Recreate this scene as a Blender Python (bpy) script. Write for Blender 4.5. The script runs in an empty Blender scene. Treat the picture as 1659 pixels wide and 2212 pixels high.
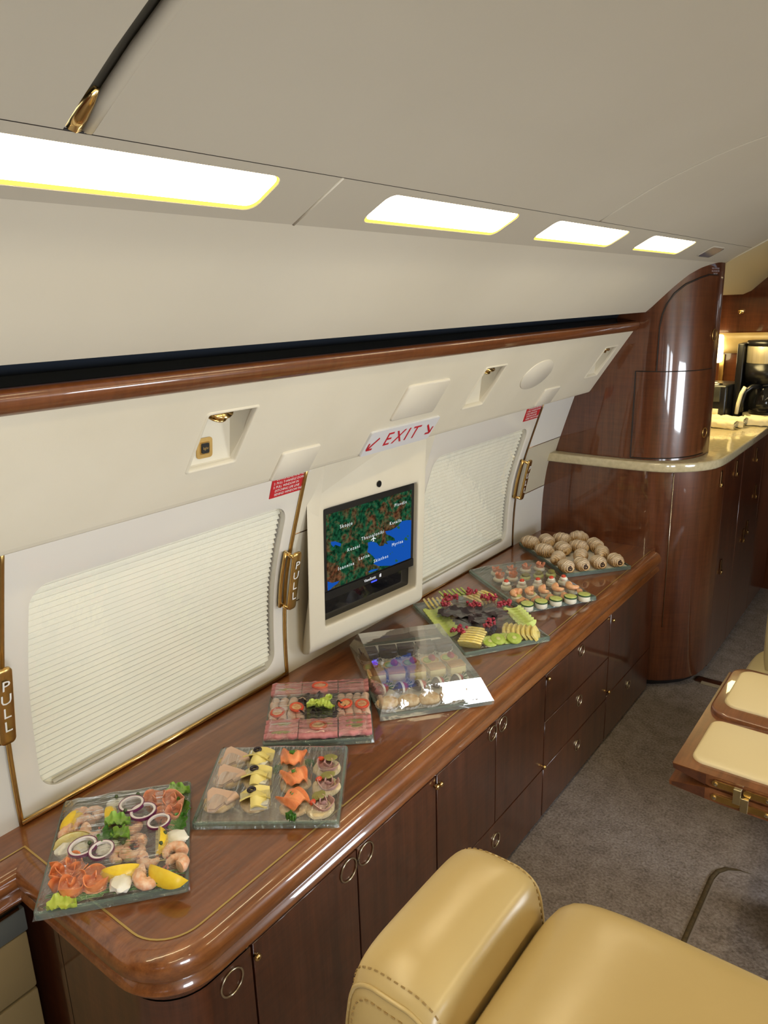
import bpy, bmesh, math, random
from mathutils import Vector, Matrix, noise as mn
PI = math.pi
scene = bpy.context.scene
COL = scene.collection
random.seed(7)

# ------------------------------------------------------------------ materials
def sock(nt, node, name, val):
    if name in node.inputs: node.inputs[name].default_value = val

def new_mat(name):
    m = bpy.data.materials.new(name); m.use_nodes = True
    nt = m.node_tree; nt.nodes.clear()
    out = nt.nodes.new('ShaderNodeOutputMaterial')
    return m, nt, out

def pbr(name, color, rough=0.5, metal=0.0, coat=0.0, coat_rough=0.05, emit=None, emit_s=0, spec=0.5,
        noise=None, bump=None, stretch=(1, 1, 1), sss=0.0):
    """noise=(scale, color2, amount); bump=(scale, strength, distance)"""
    m, nt, out = new_mat(name)
    b = nt.nodes.new('ShaderNodeBsdfPrincipled')
    nt.links.new(b.outputs[0], out.inputs[0])
    c = (*color, 1)
    sock(nt, b, 'Base Color', c); sock(nt, b, 'Roughness', rough); sock(nt, b, 'Metallic', metal)
    sock(nt, b, 'Coat Weight', coat); sock(nt, b, 'Coat Roughness', coat_rough)
    sock(nt, b, 'Specular IOR Level', spec)
    if sss: sock(nt, b, 'Subsurface Weight', sss); sock(nt, b, 'Subsurface Scale', 0.004)
    if emit: sock(nt, b, 'Emission Color', (*emit, 1)); sock(nt, b, 'Emission Strength', emit_s)
    if noise or bump:
        tc = nt.nodes.new('ShaderNodeTexCoord'); mp = nt.nodes.new('ShaderNodeMapping')
        mp.inputs['Scale'].default_value = stretch
        nt.links.new(tc.outputs['Object'], mp.inputs[0])
    if noise:
        n = nt.nodes.new('ShaderNodeTexNoise'); n.inputs['Scale'].default_value = noise[0]
        n.inputs['Detail'].default_value = 5
        nt.links.new(mp.outputs[0], n.inputs['Vector'])
        r = nt.nodes.new('ShaderNodeMapRange'); r.inputs[1].default_value = .35; r.inputs[2].default_value = .65
        r.inputs[4].default_value = noise[2]
        nt.links.new(n.outputs['Fac'], r.inputs[0])
        mx = nt.nodes.new('ShaderNodeMix'); mx.data_type = 'RGBA'
        mx.inputs[6].default_value = c; mx.inputs[7].default_value = (*noise[1], 1)
        nt.links.new(r.outputs[0], mx.inputs[0]); nt.links.new(mx.outputs[2], b.inputs['Base Color'])
    if bump:
        n2 = nt.nodes.new('ShaderNodeTexNoise'); n2.inputs['Scale'].default_value = bump[0]
        n2.inputs['Detail'].default_value = 4
        nt.links.new(mp.outputs[0], n2.inputs['Vector'])
        bp = nt.nodes.new('ShaderNodeBump'); bp.inputs['Strength'].default_value = bump[1]; bp.inputs['Distance'].default_value = bump[2]
        nt.links.new(n2.outputs['Fac'], bp.inputs['Height']); nt.links.new(bp.outputs[0], b.inputs['Normal'])
    return m

def wood(name, dark, light, grain=(14, 14, 1.0), rough=.28, coat=1.0, fig=0.35, figdir=2, coat_rough=.03):
    m, nt, out = new_mat(name); L = nt.links.new
    b = nt.nodes.new('ShaderNodeBsdfPrincipled'); L(b.outputs[0], out.inputs[0])
    sock(nt, b, 'Roughness', rough); sock(nt, b, 'Coat Weight', coat); sock(nt, b, 'Coat Roughness', coat_rough)
    tc = nt.nodes.new('ShaderNodeTexCoord')
    mp = nt.nodes.new('ShaderNodeMapping'); mp.inputs['Scale'].default_value = grain; L(tc.outputs['Object'], mp.inputs[0])
    n = nt.nodes.new('ShaderNodeTexNoise'); n.inputs['Scale'].default_value = 2.2; n.inputs['Detail'].default_value = 8
    n.inputs['Roughness'].default_value = .62; L(mp.outputs[0], n.inputs['Vector'])
    n3 = nt.nodes.new('ShaderNodeTexNoise'); n3.inputs['Scale'].default_value = 12; n3.inputs['Detail'].default_value = 4
    L(mp.outputs[0], n3.inputs['Vector'])
    # fiddle-back figure: short ripples across the grain
    mp2 = nt.nodes.new('ShaderNodeMapping'); s = [6, 6, 6]; s[figdir] = 70; mp2.inputs['Scale'].default_value = s
    L(tc.outputs['Object'], mp2.inputs[0])
    n2 = nt.nodes.new('ShaderNodeTexNoise'); n2.inputs['Scale'].default_value = 1.3; n2.inputs['Detail'].default_value = 2
    n2.inputs['Distortion'].default_value = .6
    L(mp2.outputs[0], n2.inputs['Vector'])
    a = nt.nodes.new('ShaderNodeMath'); a.operation = 'MULTIPLY_ADD'; L(n3.outputs['Fac'], a.inputs[0]); a.inputs[1].default_value = .35
    L(n.outputs['Fac'], a.inputs[2])
    a2 = nt.nodes.new('ShaderNodeMath'); a2.operation = 'MULTIPLY_ADD'; L(n2.outputs['Fac'], a2.inputs[0]); a2.inputs[1].default_value = fig
    L(a.outputs[0], a2.inputs[2])
    r = nt.nodes.new('ShaderNodeMapRange'); r.inputs[1].default_value = .5 + fig * .3; r.inputs[2].default_value = .88 + fig * .65
    L(a2.outputs[0], r.inputs[0])
    cr = nt.nodes.new('ShaderNodeMix'); cr.data_type = 'RGBA'
    cr.inputs[6].default_value = (*dark, 1); cr.inputs[7].default_value = (*light, 1)
    L(r.outputs[0], cr.inputs[0]); L(cr.outputs[2], b.inputs['Base Color'])
    return m

def schlick(nt, normal=None, f0=.04):
    L = nt.links.new
    lw = nt.nodes.new('ShaderNodeLayerWeight'); lw.inputs['Blend'].default_value = .5
    if normal is not None: L(normal, lw.inputs['Normal'])
    p = nt.nodes.new('ShaderNodeMath'); p.operation = 'POWER'; L(lw.outputs['Facing'], p.inputs[0]); p.inputs[1].default_value = 5
    m = nt.nodes.new('ShaderNodeMath'); m.operation = 'MULTIPLY_ADD'; L(p.outputs[0], m.inputs[0]); m.inputs[1].default_value = 1 - f0; m.inputs[2].default_value = f0
    return m

def film_mat(name, streak=(18, 3, 1), tint=.055, rough=.09, bumpd=.004, rot=.6, gl=1.0):
    m, nt, out = new_mat(name); L = nt.links.new
    tc = nt.nodes.new('ShaderNodeTexCoord'); mp = nt.nodes.new('ShaderNodeMapping')
    mp.inputs['Scale'].default_value = streak; mp.inputs['Rotation'].default_value = (0, 0, rot)
    L(tc.outputs['Object'], mp.inputs[0])
    n = nt.nodes.new('ShaderNodeTexNoise'); n.inputs['Scale'].default_value = 3.5; n.inputs['Detail'].default_value = 5; n.inputs['Distortion'].default_value = .5
    L(mp.outputs[0], n.inputs['Vector'])
    n2 = nt.nodes.new('ShaderNodeTexNoise'); n2.inputs['Scale'].default_value = 22; n2.inputs['Detail'].default_value = 3
    L(tc.outputs['Object'], n2.inputs['Vector'])
    ad = nt.nodes.new('ShaderNodeMath'); ad.operation = 'MULTIPLY_ADD'; L(n2.outputs['Fac'], ad.inputs[0]); ad.inputs[1].default_value = .5; L(n.outputs['Fac'], ad.inputs[2])
    bp = nt.nodes.new('ShaderNodeBump'); bp.inputs['Strength'].default_value = 1; bp.inputs['Distance'].default_value = bumpd
    L(ad.outputs[0], bp.inputs['Height'])
    g = nt.nodes.new('ShaderNodeBsdfGlossy'); g.inputs['Roughness'].default_value = rough; g.inputs['Color'].default_value = (1, 1, 1, 1)
    L(bp.outputs[0], g.inputs['Normal'])
    t = nt.nodes.new('ShaderNodeBsdfTransparent'); t.inputs['Color'].default_value = (.97, .98, .98, 1)
    d = nt.nodes.new('ShaderNodeBsdfDiffuse'); d.inputs['Color'].default_value = (.8, .82, .83, 1)
    m1 = nt.nodes.new('ShaderNodeMixShader')
    # crumpled creases scatter a little more light
    rr = nt.nodes.new('ShaderNodeMapRange'); rr.inputs[1].default_value = .58; rr.inputs[2].default_value = .75
    rr.inputs[3].default_value = tint; rr.inputs[4].default_value = tint * 4
    L(n.outputs['Fac'], rr.inputs[0]); L(rr.outputs[0], m1.inputs[0])
    L(t.outputs[0], m1.inputs[1]); L(d.outputs[0], m1.inputs[2])
    fr = schlick(nt, bp.outputs[0])
    fm = nt.nodes.new('ShaderNodeMath'); fm.operation = 'MULTIPLY'; fm.inputs[1].default_value = 1.5 * gl; fm.use_clamp = True
    L(fr.outputs[0], fm.inputs[0])
    m2 = nt.nodes.new('ShaderNodeMixShader'); L(fm.outputs[0], m2.inputs[0]); L(m1.outputs[0], m2.inputs[1]); L(g.outputs[0], m2.inputs[2])
    L(m2.outputs[0], out.inputs[0])
    return m

def glass_mat(name, tr=(.9, .96, .93), df=(.25, .42, .38), fac=.12, rough=.02):
    m, nt, out = new_mat(name); L = nt.links.new
    t = nt.nodes.new('ShaderNodeBsdfTransparent'); t.inputs['Color'].default_value = (*tr, 1)
    d = nt.nodes.new('ShaderNodeBsdfDiffuse'); d.inputs['Color'].default_value = (*df, 1)
    g = nt.nodes.new('ShaderNodeBsdfGlossy'); g.inputs['Roughness'].default_value = rough
    m1 = nt.nodes.new('ShaderNodeMixShader'); m1.inputs[0].default_value = fac
    L(t.outputs[0], m1.inputs[1]); L(d.outputs[0], m1.inputs[2])
    fr = schlick(nt)
    m2 = nt.nodes.new('ShaderNodeMixShader'); L(fr.outputs[0], m2.inputs[0]); L(m1.outputs[0], m2.inputs[1]); L(g.outputs[0], m2.inputs[2])
    L(m2.outputs[0], out.inputs[0])
    return m

def emis(name, color, s):
    m, nt, out = new_mat(name)
    e = nt.nodes.new('ShaderNodeEmission'); e.inputs[0].default_value = (*color, 1); e.inputs[1].default_value = s
    nt.links.new(e.outputs[0], out.inputs[0]); return m

M = {}
M['cream'] = pbr('cream_leather', (.69, .635, .515), .50, spec=.35, noise=(3.2, (.645, .59, .47), 1.0), bump=(240, .10, .0006))
M['ceil'] = pbr('ceiling_fabric', (.47, .425, .345), .65, spec=.25, noise=(1.6, (.445, .40, .32), 1.0), bump=(180, .10, .0006))
M['upper'] = pbr('upper_wall_leather', (.60, .55, .45), .55, spec=.3, noise=(2.0, (.57, .52, .42), 1.0), bump=(200, .08, .0006))
M['panelwhite'] = pbr('window_panel_lacquer', (.74, .70, .63), .16, coat=.5, coat_rough=.05)
M['beigepanel'] = pbr('beige_leather', (.52, .47, .36), .45, noise=(6, (.50, .45, .34), .8))
M['sidepanel'] = pbr('side_leather', (.68, .655, .61), .5, noise=(3, (.65, .63, .585), 1))
M['shade'] = pbr('pleated_shade_fabric', (.90, .86, .74), .6, spec=.3)
M['gold'] = pbr('polished_brass', (.83, .58, .24), .17, metal=1)
M['golddull'] = pbr('satin_brass', (.68, .46, .17), .3, metal=1, noise=(40, (.58, .37, .12), .7))
M['bronze'] = pbr('bronze_trim', (.30, .17, .08), .3, metal=1)
M['nickel'] = pbr('warm_nickel', (.72, .64, .48), .22, metal=1)
M['black'] = pbr('black_plastic', (.008, .008, .009), .28)
M['blackgloss'] = pbr('black_gloss', (.006, .006, .007), .06, coat=.6)
M['slot'] = pbr('dark_recess', (.012, .016, .024), .45)
M['gap'] = pbr('dark_gap', (.010, .006, .004), .6)
M['mahog'] = wood('mahogany_cabinet', (.045, .0125, .0055), (.125, .036, .014), grain=(14, 14, .9))
M['mahog2'] = wood('mahogany_figured', (.055, .015, .005), (.150, .044, .015), grain=(13, 13, .8), fig=.28)
M['rail'] = wood('mahogany_rail', (.095, .028, .009), (.20, .066, .020), grain=(20, .9, 20), figdir=1, fig=.4)
M['top'] = wood('mahogany_top', (.115, .033, .009), (.27, .090, .026), grain=(9, 1.1, 9), figdir=1, fig=.10, coat_rough=.015)
M['edge'] = wood('mahogany_edge', (.14, .042, .011), (.31, .112, .032), grain=(24, 2.2, 24), figdir=1, fig=.15)
M['tablewood'] = wood('table_wood', (.11, .035, .012), (.24, .085, .03), grain=(12, 1.2, 12), figdir=1, fig=.15)
M['tabledark'] = wood('table_wood_end', (.05, .016, .008), (.11, .035, .016), grain=(12, 1.2, 12), figdir=1, fig=.15)
M['stone'] = pbr('beige_stone', (.60, .52, .34), .12, coat=.6, noise=(55, (.48, .41, .26), .8))
M['chair'] = pbr('tan_leather', (.51, .385, .18), .30, spec=.5, noise=(2.6, (.47, .35, .155), 1), bump=(7, .35, .008))
M['chair2'] = pbr('cream_seat_leather', (.52, .45, .27), .38, bump=(8, .3, .006))
M['pad'] = pbr('cream_pad_leather', (.72, .60, .36), .42, noise=(2, (.70, .57, .33), 1))
M['stitch'] = pbr('stitching', (.30, .20, .075), .7)
M['graypanel'] = pbr('grey_band', (.10, .105, .095), .4)
M['olive'] = pbr('olive_leather', (.24, .17, .075), .55, noise=(3, (.22, .155, .065), 1))
M['white'] = pbr('white_paint', (.80, .80, .78), .4)
M['signwhite'] = pbr('sign_white', (.66, .66, .68), .3)
M['red'] = pbr('placard_red', (.52, .018, .025), .4)
M['redtext'] = pbr('sign_red', (.50, .008, .022), .4)
M['placard'] = pbr('engraved_lettering', (.42, .34, .36), .5)
M['light'] = emis('strip_light', (1.0, .83, .50), 17.0)
M['lightedge'] = emis('strip_light_edge', (1.0, .70, .12), 1.25)
M['steel'] = pbr('brushed_steel', (.80, .73, .54), .42, metal=.75, noise=(60, (.5, .44, .3), .6), stretch=(1, 1, .05))
M['glassdark'] = glass_mat('carafe_glass', (.25, .24, .2), (.02, .02, .02), .5)
M['cloth'] = pbr('towel_cotton', (.80, .72, .48), .9, spec=.1, bump=(90, .5, .003))
M['bulkhead'] = pbr('galley_panel', (.55, .42, .22), .35, noise=(8, (.46, .32, .14), 1))

def carpet_mat():
    m, nt, out = new_mat('carpet'); L = nt.links.new
    b = nt.nodes.new('ShaderNodeBsdfPrincipled'); L(b.outputs[0], out.inputs[0]); sock(nt, b, 'Roughness', .95); sock(nt, b, 'Specular IOR Level', .15)
    tc = nt.nodes.new('ShaderNodeTexCoord')
    n = nt.nodes.new('ShaderNodeTexNoise'); n.inputs['Scale'].default_value = 130; n.inputs['Detail'].default_value = 3; L(tc.outputs['Object'], n.inputs['Vector'])
    n2 = nt.nodes.new('ShaderNodeTexNoise'); n2.inputs['Scale'].default_value = 16; n2.inputs['Detail'].default_value = 6; n2.inputs['Roughness'].default_value = .75; L(tc.outputs['Object'], n2.inputs['Vector'])
    a = nt.nodes.new('ShaderNodeMath'); a.operation = 'ADD'; L(n.outputs['Fac'], a.inputs[0]); L(n2.outputs['Fac'], a.inputs[1])
    r = nt.nodes.new('ShaderNodeMapRange'); r.inputs[1].default_value = .75; r.inputs[2].default_value = 1.25; L(a.outputs[0], r.inputs[0])
    mx = nt.nodes.new('ShaderNodeMix'); mx.data_type = 'RGBA'; mx.inputs[6].default_value = (.165, .130, .108, 1); mx.inputs[7].default_value = (.36, .305, .27, 1)
    L(r.outputs[0], mx.inputs[0]); L(mx.outputs[2], b.inputs['Base Color'])
    bp = nt.nodes.new('ShaderNodeBump'); bp.inputs['Strength'].default_value = .8; bp.inputs['Distance'].default_value = .004
    L(a.outputs[0], bp.inputs['Height']); L(bp.outputs[0], b.inputs['Normal'])
    return m
M['carpet'] = carpet_mat()
M['carpetedge'] = pbr('carpet_binding', (.10, .065, .025), .9, noise=(90, (.06, .04, .015), 1))
M['carpetlip'] = pbr('carpet_lip', (.24, .20, .17), .9)

# ------------------------------------------------------------------ helpers
def link(o, parent=None):
    COL.objects.link(o)
    if parent is not None:
        o.parent = parent
        if not o.get('local'):
            o.matrix_parent_inverse = Matrix.LocRotScale(parent.location, parent.rotation_euler, parent.scale).inverted() if parent.get('world') else Matrix()
    return o

def mesh(name, verts, faces, mat, parent=None, smooth=False, mats=None, fmat=None, recalc=True):
    me = bpy.data.meshes.new(name)
    me.from_pydata([tuple(v) for v in verts], [], faces)
    if recalc:
        bm = bmesh.new(); bm.from_mesh(me); bmesh.ops.recalc_face_normals(bm, faces=bm.faces); bm.to_mesh(me); bm.free()
    for m in (mats or [mat]): me.materials.append(m)
    if fmat:
        for p, k in zip(me.polygons, fmat): p.material_index = k
    if smooth:
        for p in me.polygons: p.use_smooth = True
    o = bpy.data.objects.new(name, me)
    return link(o, parent)

def bobj(name, bm, mat, parent=None, smooth=False, ang=None):
    me = bpy.data.meshes.new(name)
    bm.normal_update(); bm.to_mesh(me); bm.free()
    me.materials.append(mat)
    if smooth:
        for p in me.polygons: p.use_smooth = True
        if ang is not None:
            try: me.set_sharp_from_angle(angle=math.radians(ang))
            except Exception: pass
    return link(bpy.data.objects.new(name, me), parent)

def tag(o, label=None, cat=None, group=None, kind=None):
    if label: o['label'] = label
    if cat: o['category'] = cat
    if group: o['group'] = group
    if kind: o['kind'] = kind
    return o

def empty(name, loc, label=None, cat=None, group=None, kind=None, rz=0, world=True):
    o = bpy.data.objects.new(name, None); COL.objects.link(o)
    o.empty_display_size = .03
    o.location = loc; o.rotation_euler = (0, 0, rz)
    if world: o['world'] = 1          # children are given in world coordinates
    return tag(o, label, cat, group, kind)

def bm_box(bm, x0, x1, y0, y1, z0, z1, bev=0, seg=2):
    vs = [bm.verts.new(p) for p in ((x0, y0, z0), (x1, y0, z0), (x1, y1, z0), (x0, y1, z0), (x0, y0, z1), (x1, y0, z1), (x1, y1, z1), (x0, y1, z1))]
    fs = [bm.faces.new([vs[i] for i in f]) for f in ((3, 2, 1, 0), (4, 5, 6, 7), (0, 1, 5, 4), (1, 2, 6, 5), (2, 3, 7, 6), (3, 0, 4, 7))]
    if bev > 0:
        es = list({e for f in fs for e in f.edges})
        bmesh.ops.bevel(bm, geom=es, offset=bev, segments=seg, profile=.5, affect='EDGES')

def box(name, x0, x1, y0, y1, z0, z1, mat, parent=None, bev=.002, seg=2, smooth=True):
    bm = bmesh.new(); bm_box(bm, x0, x1, y0, y1, z0, z1, bev, seg)
    return bobj(name, bm, mat, parent, smooth, 40)

def prism(name, pts, z0, z1, mat, parent=None, bev=0, seg=3, smooth=True, top_only=False):
    bm = bmesh.new(); n = len(pts)
    lo = [bm.verts.new((p[0], p[1], z0)) for p in pts]; hi = [bm.verts.new((p[0], p[1], z1)) for p in pts]
    bm.faces.new(lo[::-1]); top = bm.faces.new(hi)
    for i in range(n): bm.faces.new((lo[i], lo[(i + 1) % n], hi[(i + 1) % n], hi[i]))
    bmesh.ops.recalc_face_normals(bm, faces=bm.faces)
    if bev:
        es = [e for e in bm.edges if (e.verts[0] in hi and e.verts[1] in hi) or (not top_only and e.verts[0] in lo and e.verts[1] in lo)]
        bmesh.ops.bevel(bm, geom=es, offset=bev, segments=seg, profile=.5, affect='EDGES')
    return bobj(name, bm, mat, parent, smooth, 35)

def rrect(w, h, r, n=6, cx=0, cy=0):
    out = []
    for qx, qy, a0 in ((1, 1, 0), (-1, 1, PI / 2), (-1, -1, PI), (1, -1, 1.5 * PI)):
        for i in range(n + 1):
            a = a0 + i / n * PI / 2
            out.append((cx + qx * (w / 2 - r) + r * math.cos(a), cy + qy * (h / 2 - r) + r * math.sin(a)))
    return out

def tube_geo(pts, rad, n=8, closed=False, cap=True):
    V = []; F = []; m = len(pts); pts = [Vector(p) for p in pts]
    rads = rad if isinstance(rad, (list, tuple)) else [rad] * m
    prev = None
    for i, p in enumerate(pts):
        if closed: t = (pts[(i + 1) % m] - pts[i - 1])
        else: t = pts[min(i + 1, m - 1)] - pts[max(i - 1, 0)]
        t = t.normalized() if t.length > 1e-9 else Vector((0, 0, 1))
        if prev is None:
            a = Vector((0, 0, 1)) if abs(t.z) < .9 else Vector((1, 0, 0))
            u = t.cross(a).normalized()
        else:
            u = (prev - t * prev.dot(t)).normalized()
        prev = u; w = t.cross(u)
        for k in range(n):
            a = 2 * PI * k / n
            V.append(p + (u * math.cos(a) + w * math.sin(a)) * rads[i])
    for i in range(m if closed else m - 1):
        for k in range(n):
            j = (i + 1) % m
            F.append((i * n + k, i * n + (k + 1) % n, j * n + (k + 1) % n, j * n + k))
    if cap and not closed:
        F.append(tuple(range(n))[::-1]); F.append(tuple((m - 1) * n + k for k in range(n)))
    return V, F

def tube(name, pts, rad, mat, parent=None, n=8, closed=False):
    V, F = tube_geo(pts, rad, n, closed)
    return mesh(name, V, F, mat, parent, True)

def lathe_geo(prof, n=20, c=(0, 0, 0)):
    V = []; F = []
    for r, z in prof:
        for k in range(n):
            a = 2 * PI * k / n; V.append((c[0] + r * math.cos(a), c[1] + r * math.sin(a), c[2] + z))
    m = len(prof)
    for i in range(m - 1):
        for k in range(n): F.append((i * n + k, i * n + (k + 1) % n, (i + 1) * n + (k + 1) % n, (i + 1) * n + k))
    F.append(tuple(range(n))[::-1]); F.append(tuple((m - 1) * n + k for k in range(n)))
    return V, F

def merge(parts):
    V = []; F = []
    for v, f in parts:
        o = len(V); V += [tuple(x) for x in v]; F += [tuple(i + o for i in q) for q in f]
    return V, F

def sweep(name, prof, y0, y1, mat, parent=None, ny=2, smooth=True, ang=50):
    """profile of (x, z) points carried along the cabin"""
    bm = bmesh.new(); rows = []
    for j in range(ny):
        y = y0 + (y1 - y0) * j / (ny - 1)
        rows.append([bm.verts.new((x, y, z)) for x, z in prof])
    for j in range(ny - 1):
        for i in range(len(prof) - 1): bm.faces.new((rows[j][i], rows[j + 1][i], rows[j + 1][i + 1], rows[j][i + 1]))
    return bobj(name, bm, mat, parent, smooth, ang)

def sweep_closed(name, prof, y0, y1, mat, parent=None, ang=50):
    bm = bmesh.new()
    a = [bm.verts.new((x, y0, z)) for x, z in prof]; b = [bm.verts.new((x, y1, z)) for x, z in prof]
    n = len(prof)
    for i in range(n): bm.faces.new((a[i], b[i], b[(i + 1) % n], a[(i + 1) % n]))
    bm.faces.new(a[::-1]); bm.faces.new(b)
    bmesh.ops.recalc_face_normals(bm, faces=bm.faces)
    return bobj(name, bm, mat, parent, True, ang)

def text_mesh(name, s, size, origin, xd, yd, mat, parent=None, depth=.0006, align='CENTER', spacing=1.0, lines=1.0, bold=0):
    cu = bpy.data.curves.new(name, 'FONT'); cu.body = s; cu.size = size; cu.align_x = align; cu.align_y = 'CENTER'
    cu.space_character = spacing; cu.space_line = lines; cu.extrude = depth / 2; cu.offset = bold; cu.resolution_u = 2
    tmp = bpy.data.objects.new('tmp', cu); COL.objects.link(tmp)
    dg = bpy.context.evaluated_depsgraph_get(); dg.update()
    me = bpy.data.meshes.new_from_object(tmp.evaluated_get(dg))
    bpy.data.objects.remove(tmp)
    xd = Vector(xd).normalized(); yd = Vector(yd); yd = (yd - xd * yd.dot(xd)).normalized(); zd = xd.cross(yd)
    o = Vector(origin) + zd * depth / 2
    V = [o + xd * v.co.x + yd * v.co.y + zd * v.co.z for v in me.vertices]
    F = [tuple(p.vertices) for p in me.polygons]
    bpy.data.meshes.remove(me)
    if name is None: return V, F
    return V, F

# ------------------------------------------------------------------ wall profile (x as a function of z)
WP = [(.56, -1.438), (.66, -1.438), (.75, -1.437), (.86, -1.430), (.96, -1.416), (1.05, -1.392), (1.13, -1.366), (1.23, -1.332), (1.33, -1.297)]
def wx(z):
    if z <= WP[0][0]: return WP[0][1]
    for i in range(len(WP) - 1):
        if z <= WP[i + 1][0]:
            z0, x0 = WP[max(i - 1, 0)]; z1, x1 = WP[i]; z2, x2 = WP[i + 1]; z3, x3 = WP[min(i + 2, len(WP) - 1)]
            m1 = (x2 - x0) / (z2 - z0) if z2 > z0 else 0; m2 = (x3 - x1) / (z3 - z1)
            h = z2 - z1; t = (z - z1) / h
            return (2*t**3 - 3*t*t + 1)*x1 + (t**3 - 2*t*t + t)*h*m1 + (-2*t**3 + 3*t*t)*x2 + (t**3 - t*t)*h*m2
    return WP[-1][1]
def wn(z):
    d = (wx(z + .01) - wx(z - .01)) / .02
    return Vector((1, 0, -d)).normalized()      # into the cabin
def wpt(y, z, off=0):
    n = wn(z); return Vector((wx(z) + n.x * off, y, z + n.z * off))

Y_END = 3.07        # the wooden galley cupboard ends the cabin section
Y_BACK = -1.6
# ------------------------------------------------------------------ setting
floor = mesh('floor', [(-1.5, Y_BACK, 0), (1.5, Y_BACK, 0), (1.5, 6.6, 0), (-1.5, 6.6, 0)], [(0, 1, 2, 3)], M['carpet'])
tag(floor, kind='structure')

# upper wall + ceiling profile
UP = [(-1.13, 1.50), (-1.024, 1.634), (-1.0, 1.655), (-.965, 1.690), (-.927, 1.729), (-.90, 1.7555), (-.882, 1.773), (-.85, 1.796), (-.815, 1.8155)]
uw = sweep('wall_left_upper', UP[1:], Y_BACK, 3.358, M['upper'], ny=4); tag(uw, kind='structure')
CE = [(-.715, 1.8684), (-.676, 1.889), (-.619, 1.918), (-.564, 1.943), (-.509, 1.963), (-.466, 1.978), (-.423, 1.990), (-.37, 2.003), (-.30, 2.016), (-.2, 2.028), (-.1, 2.035), (0, 2.037)]
CEF = CE + [(-x, z) for x, z in CE[-2::-1]]
# ceiling in panels with fine seams at y .461 (wide joint) and 1.784
segs = [(Y_BACK, .440), (.462, 1.7815), (1.7865, 3.36)]
for k, (a, b) in enumerate(segs):
    prof = list(CEF)
    c = sweep('ceiling', prof, a, b, M['ceil'], ny=6); tag(c, kind='structure')
cb = sweep('ceiling_backing', [(x, z + .018) for x, z in CEF], Y_BACK, 6.6, pbr('ceiling_gap', (.10, .085, .06), .7), ny=3); tag(cb, kind='structure')
# soft rolled edge beside the wide joint, yellow light leak modelled in brass
V, F = tube_geo([(x, .466, z + .006) for x, z in CE], .008, 10)
tag(mesh('trim_ceiling_joint', V, F, M['ceil'], smooth=True), kind='structure')
V, F = tube_geo([(x, 1.7875, z + .0014) for x, z in CE], .0022, 6)
tag(mesh('trim_ceiling_seam', V, F, M['upper'], smooth=True), kind='structure')
V, F = tube_geo([(x, .451, z + .007) for x, z in [(-.715, 1.8684), (-.70, 1.8755), (-.685, 1.883), (-.668, 1.891)]], [.010, .009, .007, .003], 8)
light_leak = mesh('ceiling_light_leak', V, F, M['gold'], smooth=True)  # lamp light leaking at the joint, put in as a brass-coloured tube
tag(light_leak, 'light leak modelled in brass at the ceiling joint above the long strip light', 'light_leak')
V, F = tube_geo([(-.7155, Y_BACK, 1.8695), (-.7155, 3.36, 1.8695)], .0016, 6)
tag(mesh('trim_strip_groove', V, F, M['gap'], smooth=True), kind='structure')

# lighting strip (holds the ceiling lights)
SA = Vector((-.815, 0, 1.8155)); SB = Vector((-.715, 0, 1.8684)); SU = (SB - SA).normalized(); SN = Vector((SU.z, 0, -SU.x))
def spt(y, s, off=0): p = SA + SU * s + SN * off; return Vector((p.x, y, p.z))
lights = [(-.9, .757, .731), (.990, 1.424, 1.393), (1.595, 2.043, 2.031), (2.229, 2.657, 2.676)]
SW = (SB - SA).length
def strip_panel(name, y0, y1, holes):
    # panel with openings, built as a grid of cells around each opening
    bm = bmesh.new()
    vs = {}
    def v(y, s, off=0):
        k = (round(y, 5), round(s, 5), round(off, 5))
        if k not in vs: vs[k] = bm.verts.new(spt(y, s, off))
        return vs[k]
    def q(a, b, c, d): bm.faces.new((a, b, c, d))
    ys = y0
    s0, s1 = .022, .096
    for h0, h1 in holes:
        if h0 > ys: q(v(ys, 0), v(h0, 0), v(h0, SW), v(ys, SW))
        # ring around a rounded opening
        pts = rrect(h1 - h0 - .0, s1 - s0, .018, 5, (h0 + h1) / 2, (s0 + s1) / 2)
        n = len(pts); outer = []
        cx, cy = (h0 + h1) / 2, (s0 + s1) / 2
        for (py, ps) in pts:
            dx, dy = py - cx, ps - cy
            # push to the outline of the cell
            hw = (h1 - h0) / 2 + .0; t = []
            if abs(py - h1) < .0181 and abs(py - h1) < 1: pass
            oy = h1 + 0.0 if dx > 0 else h0
            os_ = SW if dy > 0 else 0
            outer.append((py, os_))
        for i in range(n):
            j = (i + 1) % n
            a, b = pts[i], pts[j]; c, d = outer[j], outer[i]
            if abs(c[0] - d[0]) < 1e-7 and abs(c[1] - d[1]) < 1e-7: continue
            if abs(a[0] - b[0]) < 1e-6: continue
            try: q(v(*a), v(*b), v(*c), v(*d))
            except ValueError: pass
        # recess lip
        for i in range(n):
            j = (i + 1) % n
            try: q(v(*pts[j]), v(*pts[i]), v(*pts[i], -.008), v(*pts[j], -.008))
            except ValueError: pass
        ys = h1
    if y1 > ys: q(v(ys, 0), v(y1, 0), v(y1, SW), v(ys, SW))
    bmesh.ops.remove_doubles(bm, verts=bm.verts, dist=.00001)
    bmesh.ops.recalc_face_normals(bm, faces=bm.faces)
    return bobj(name, bm, M['ceil'])
tag(strip_panel('trim_light_strip', Y_BACK, .8545, [(lights[0][0], .757)]), kind='structure')
tag(strip_panel('trim_light_strip', .8575, 3.36, [(l[0], l[1]) for l in lights[1:]]), kind='structure')
V, F = tube_geo([spt(.856, 0, 0), spt(.856, SW, 0)], .0022, 6)
tag(mesh('trim_strip_seam', V, F, M['upper'], smooth=True), kind='structure')
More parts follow.
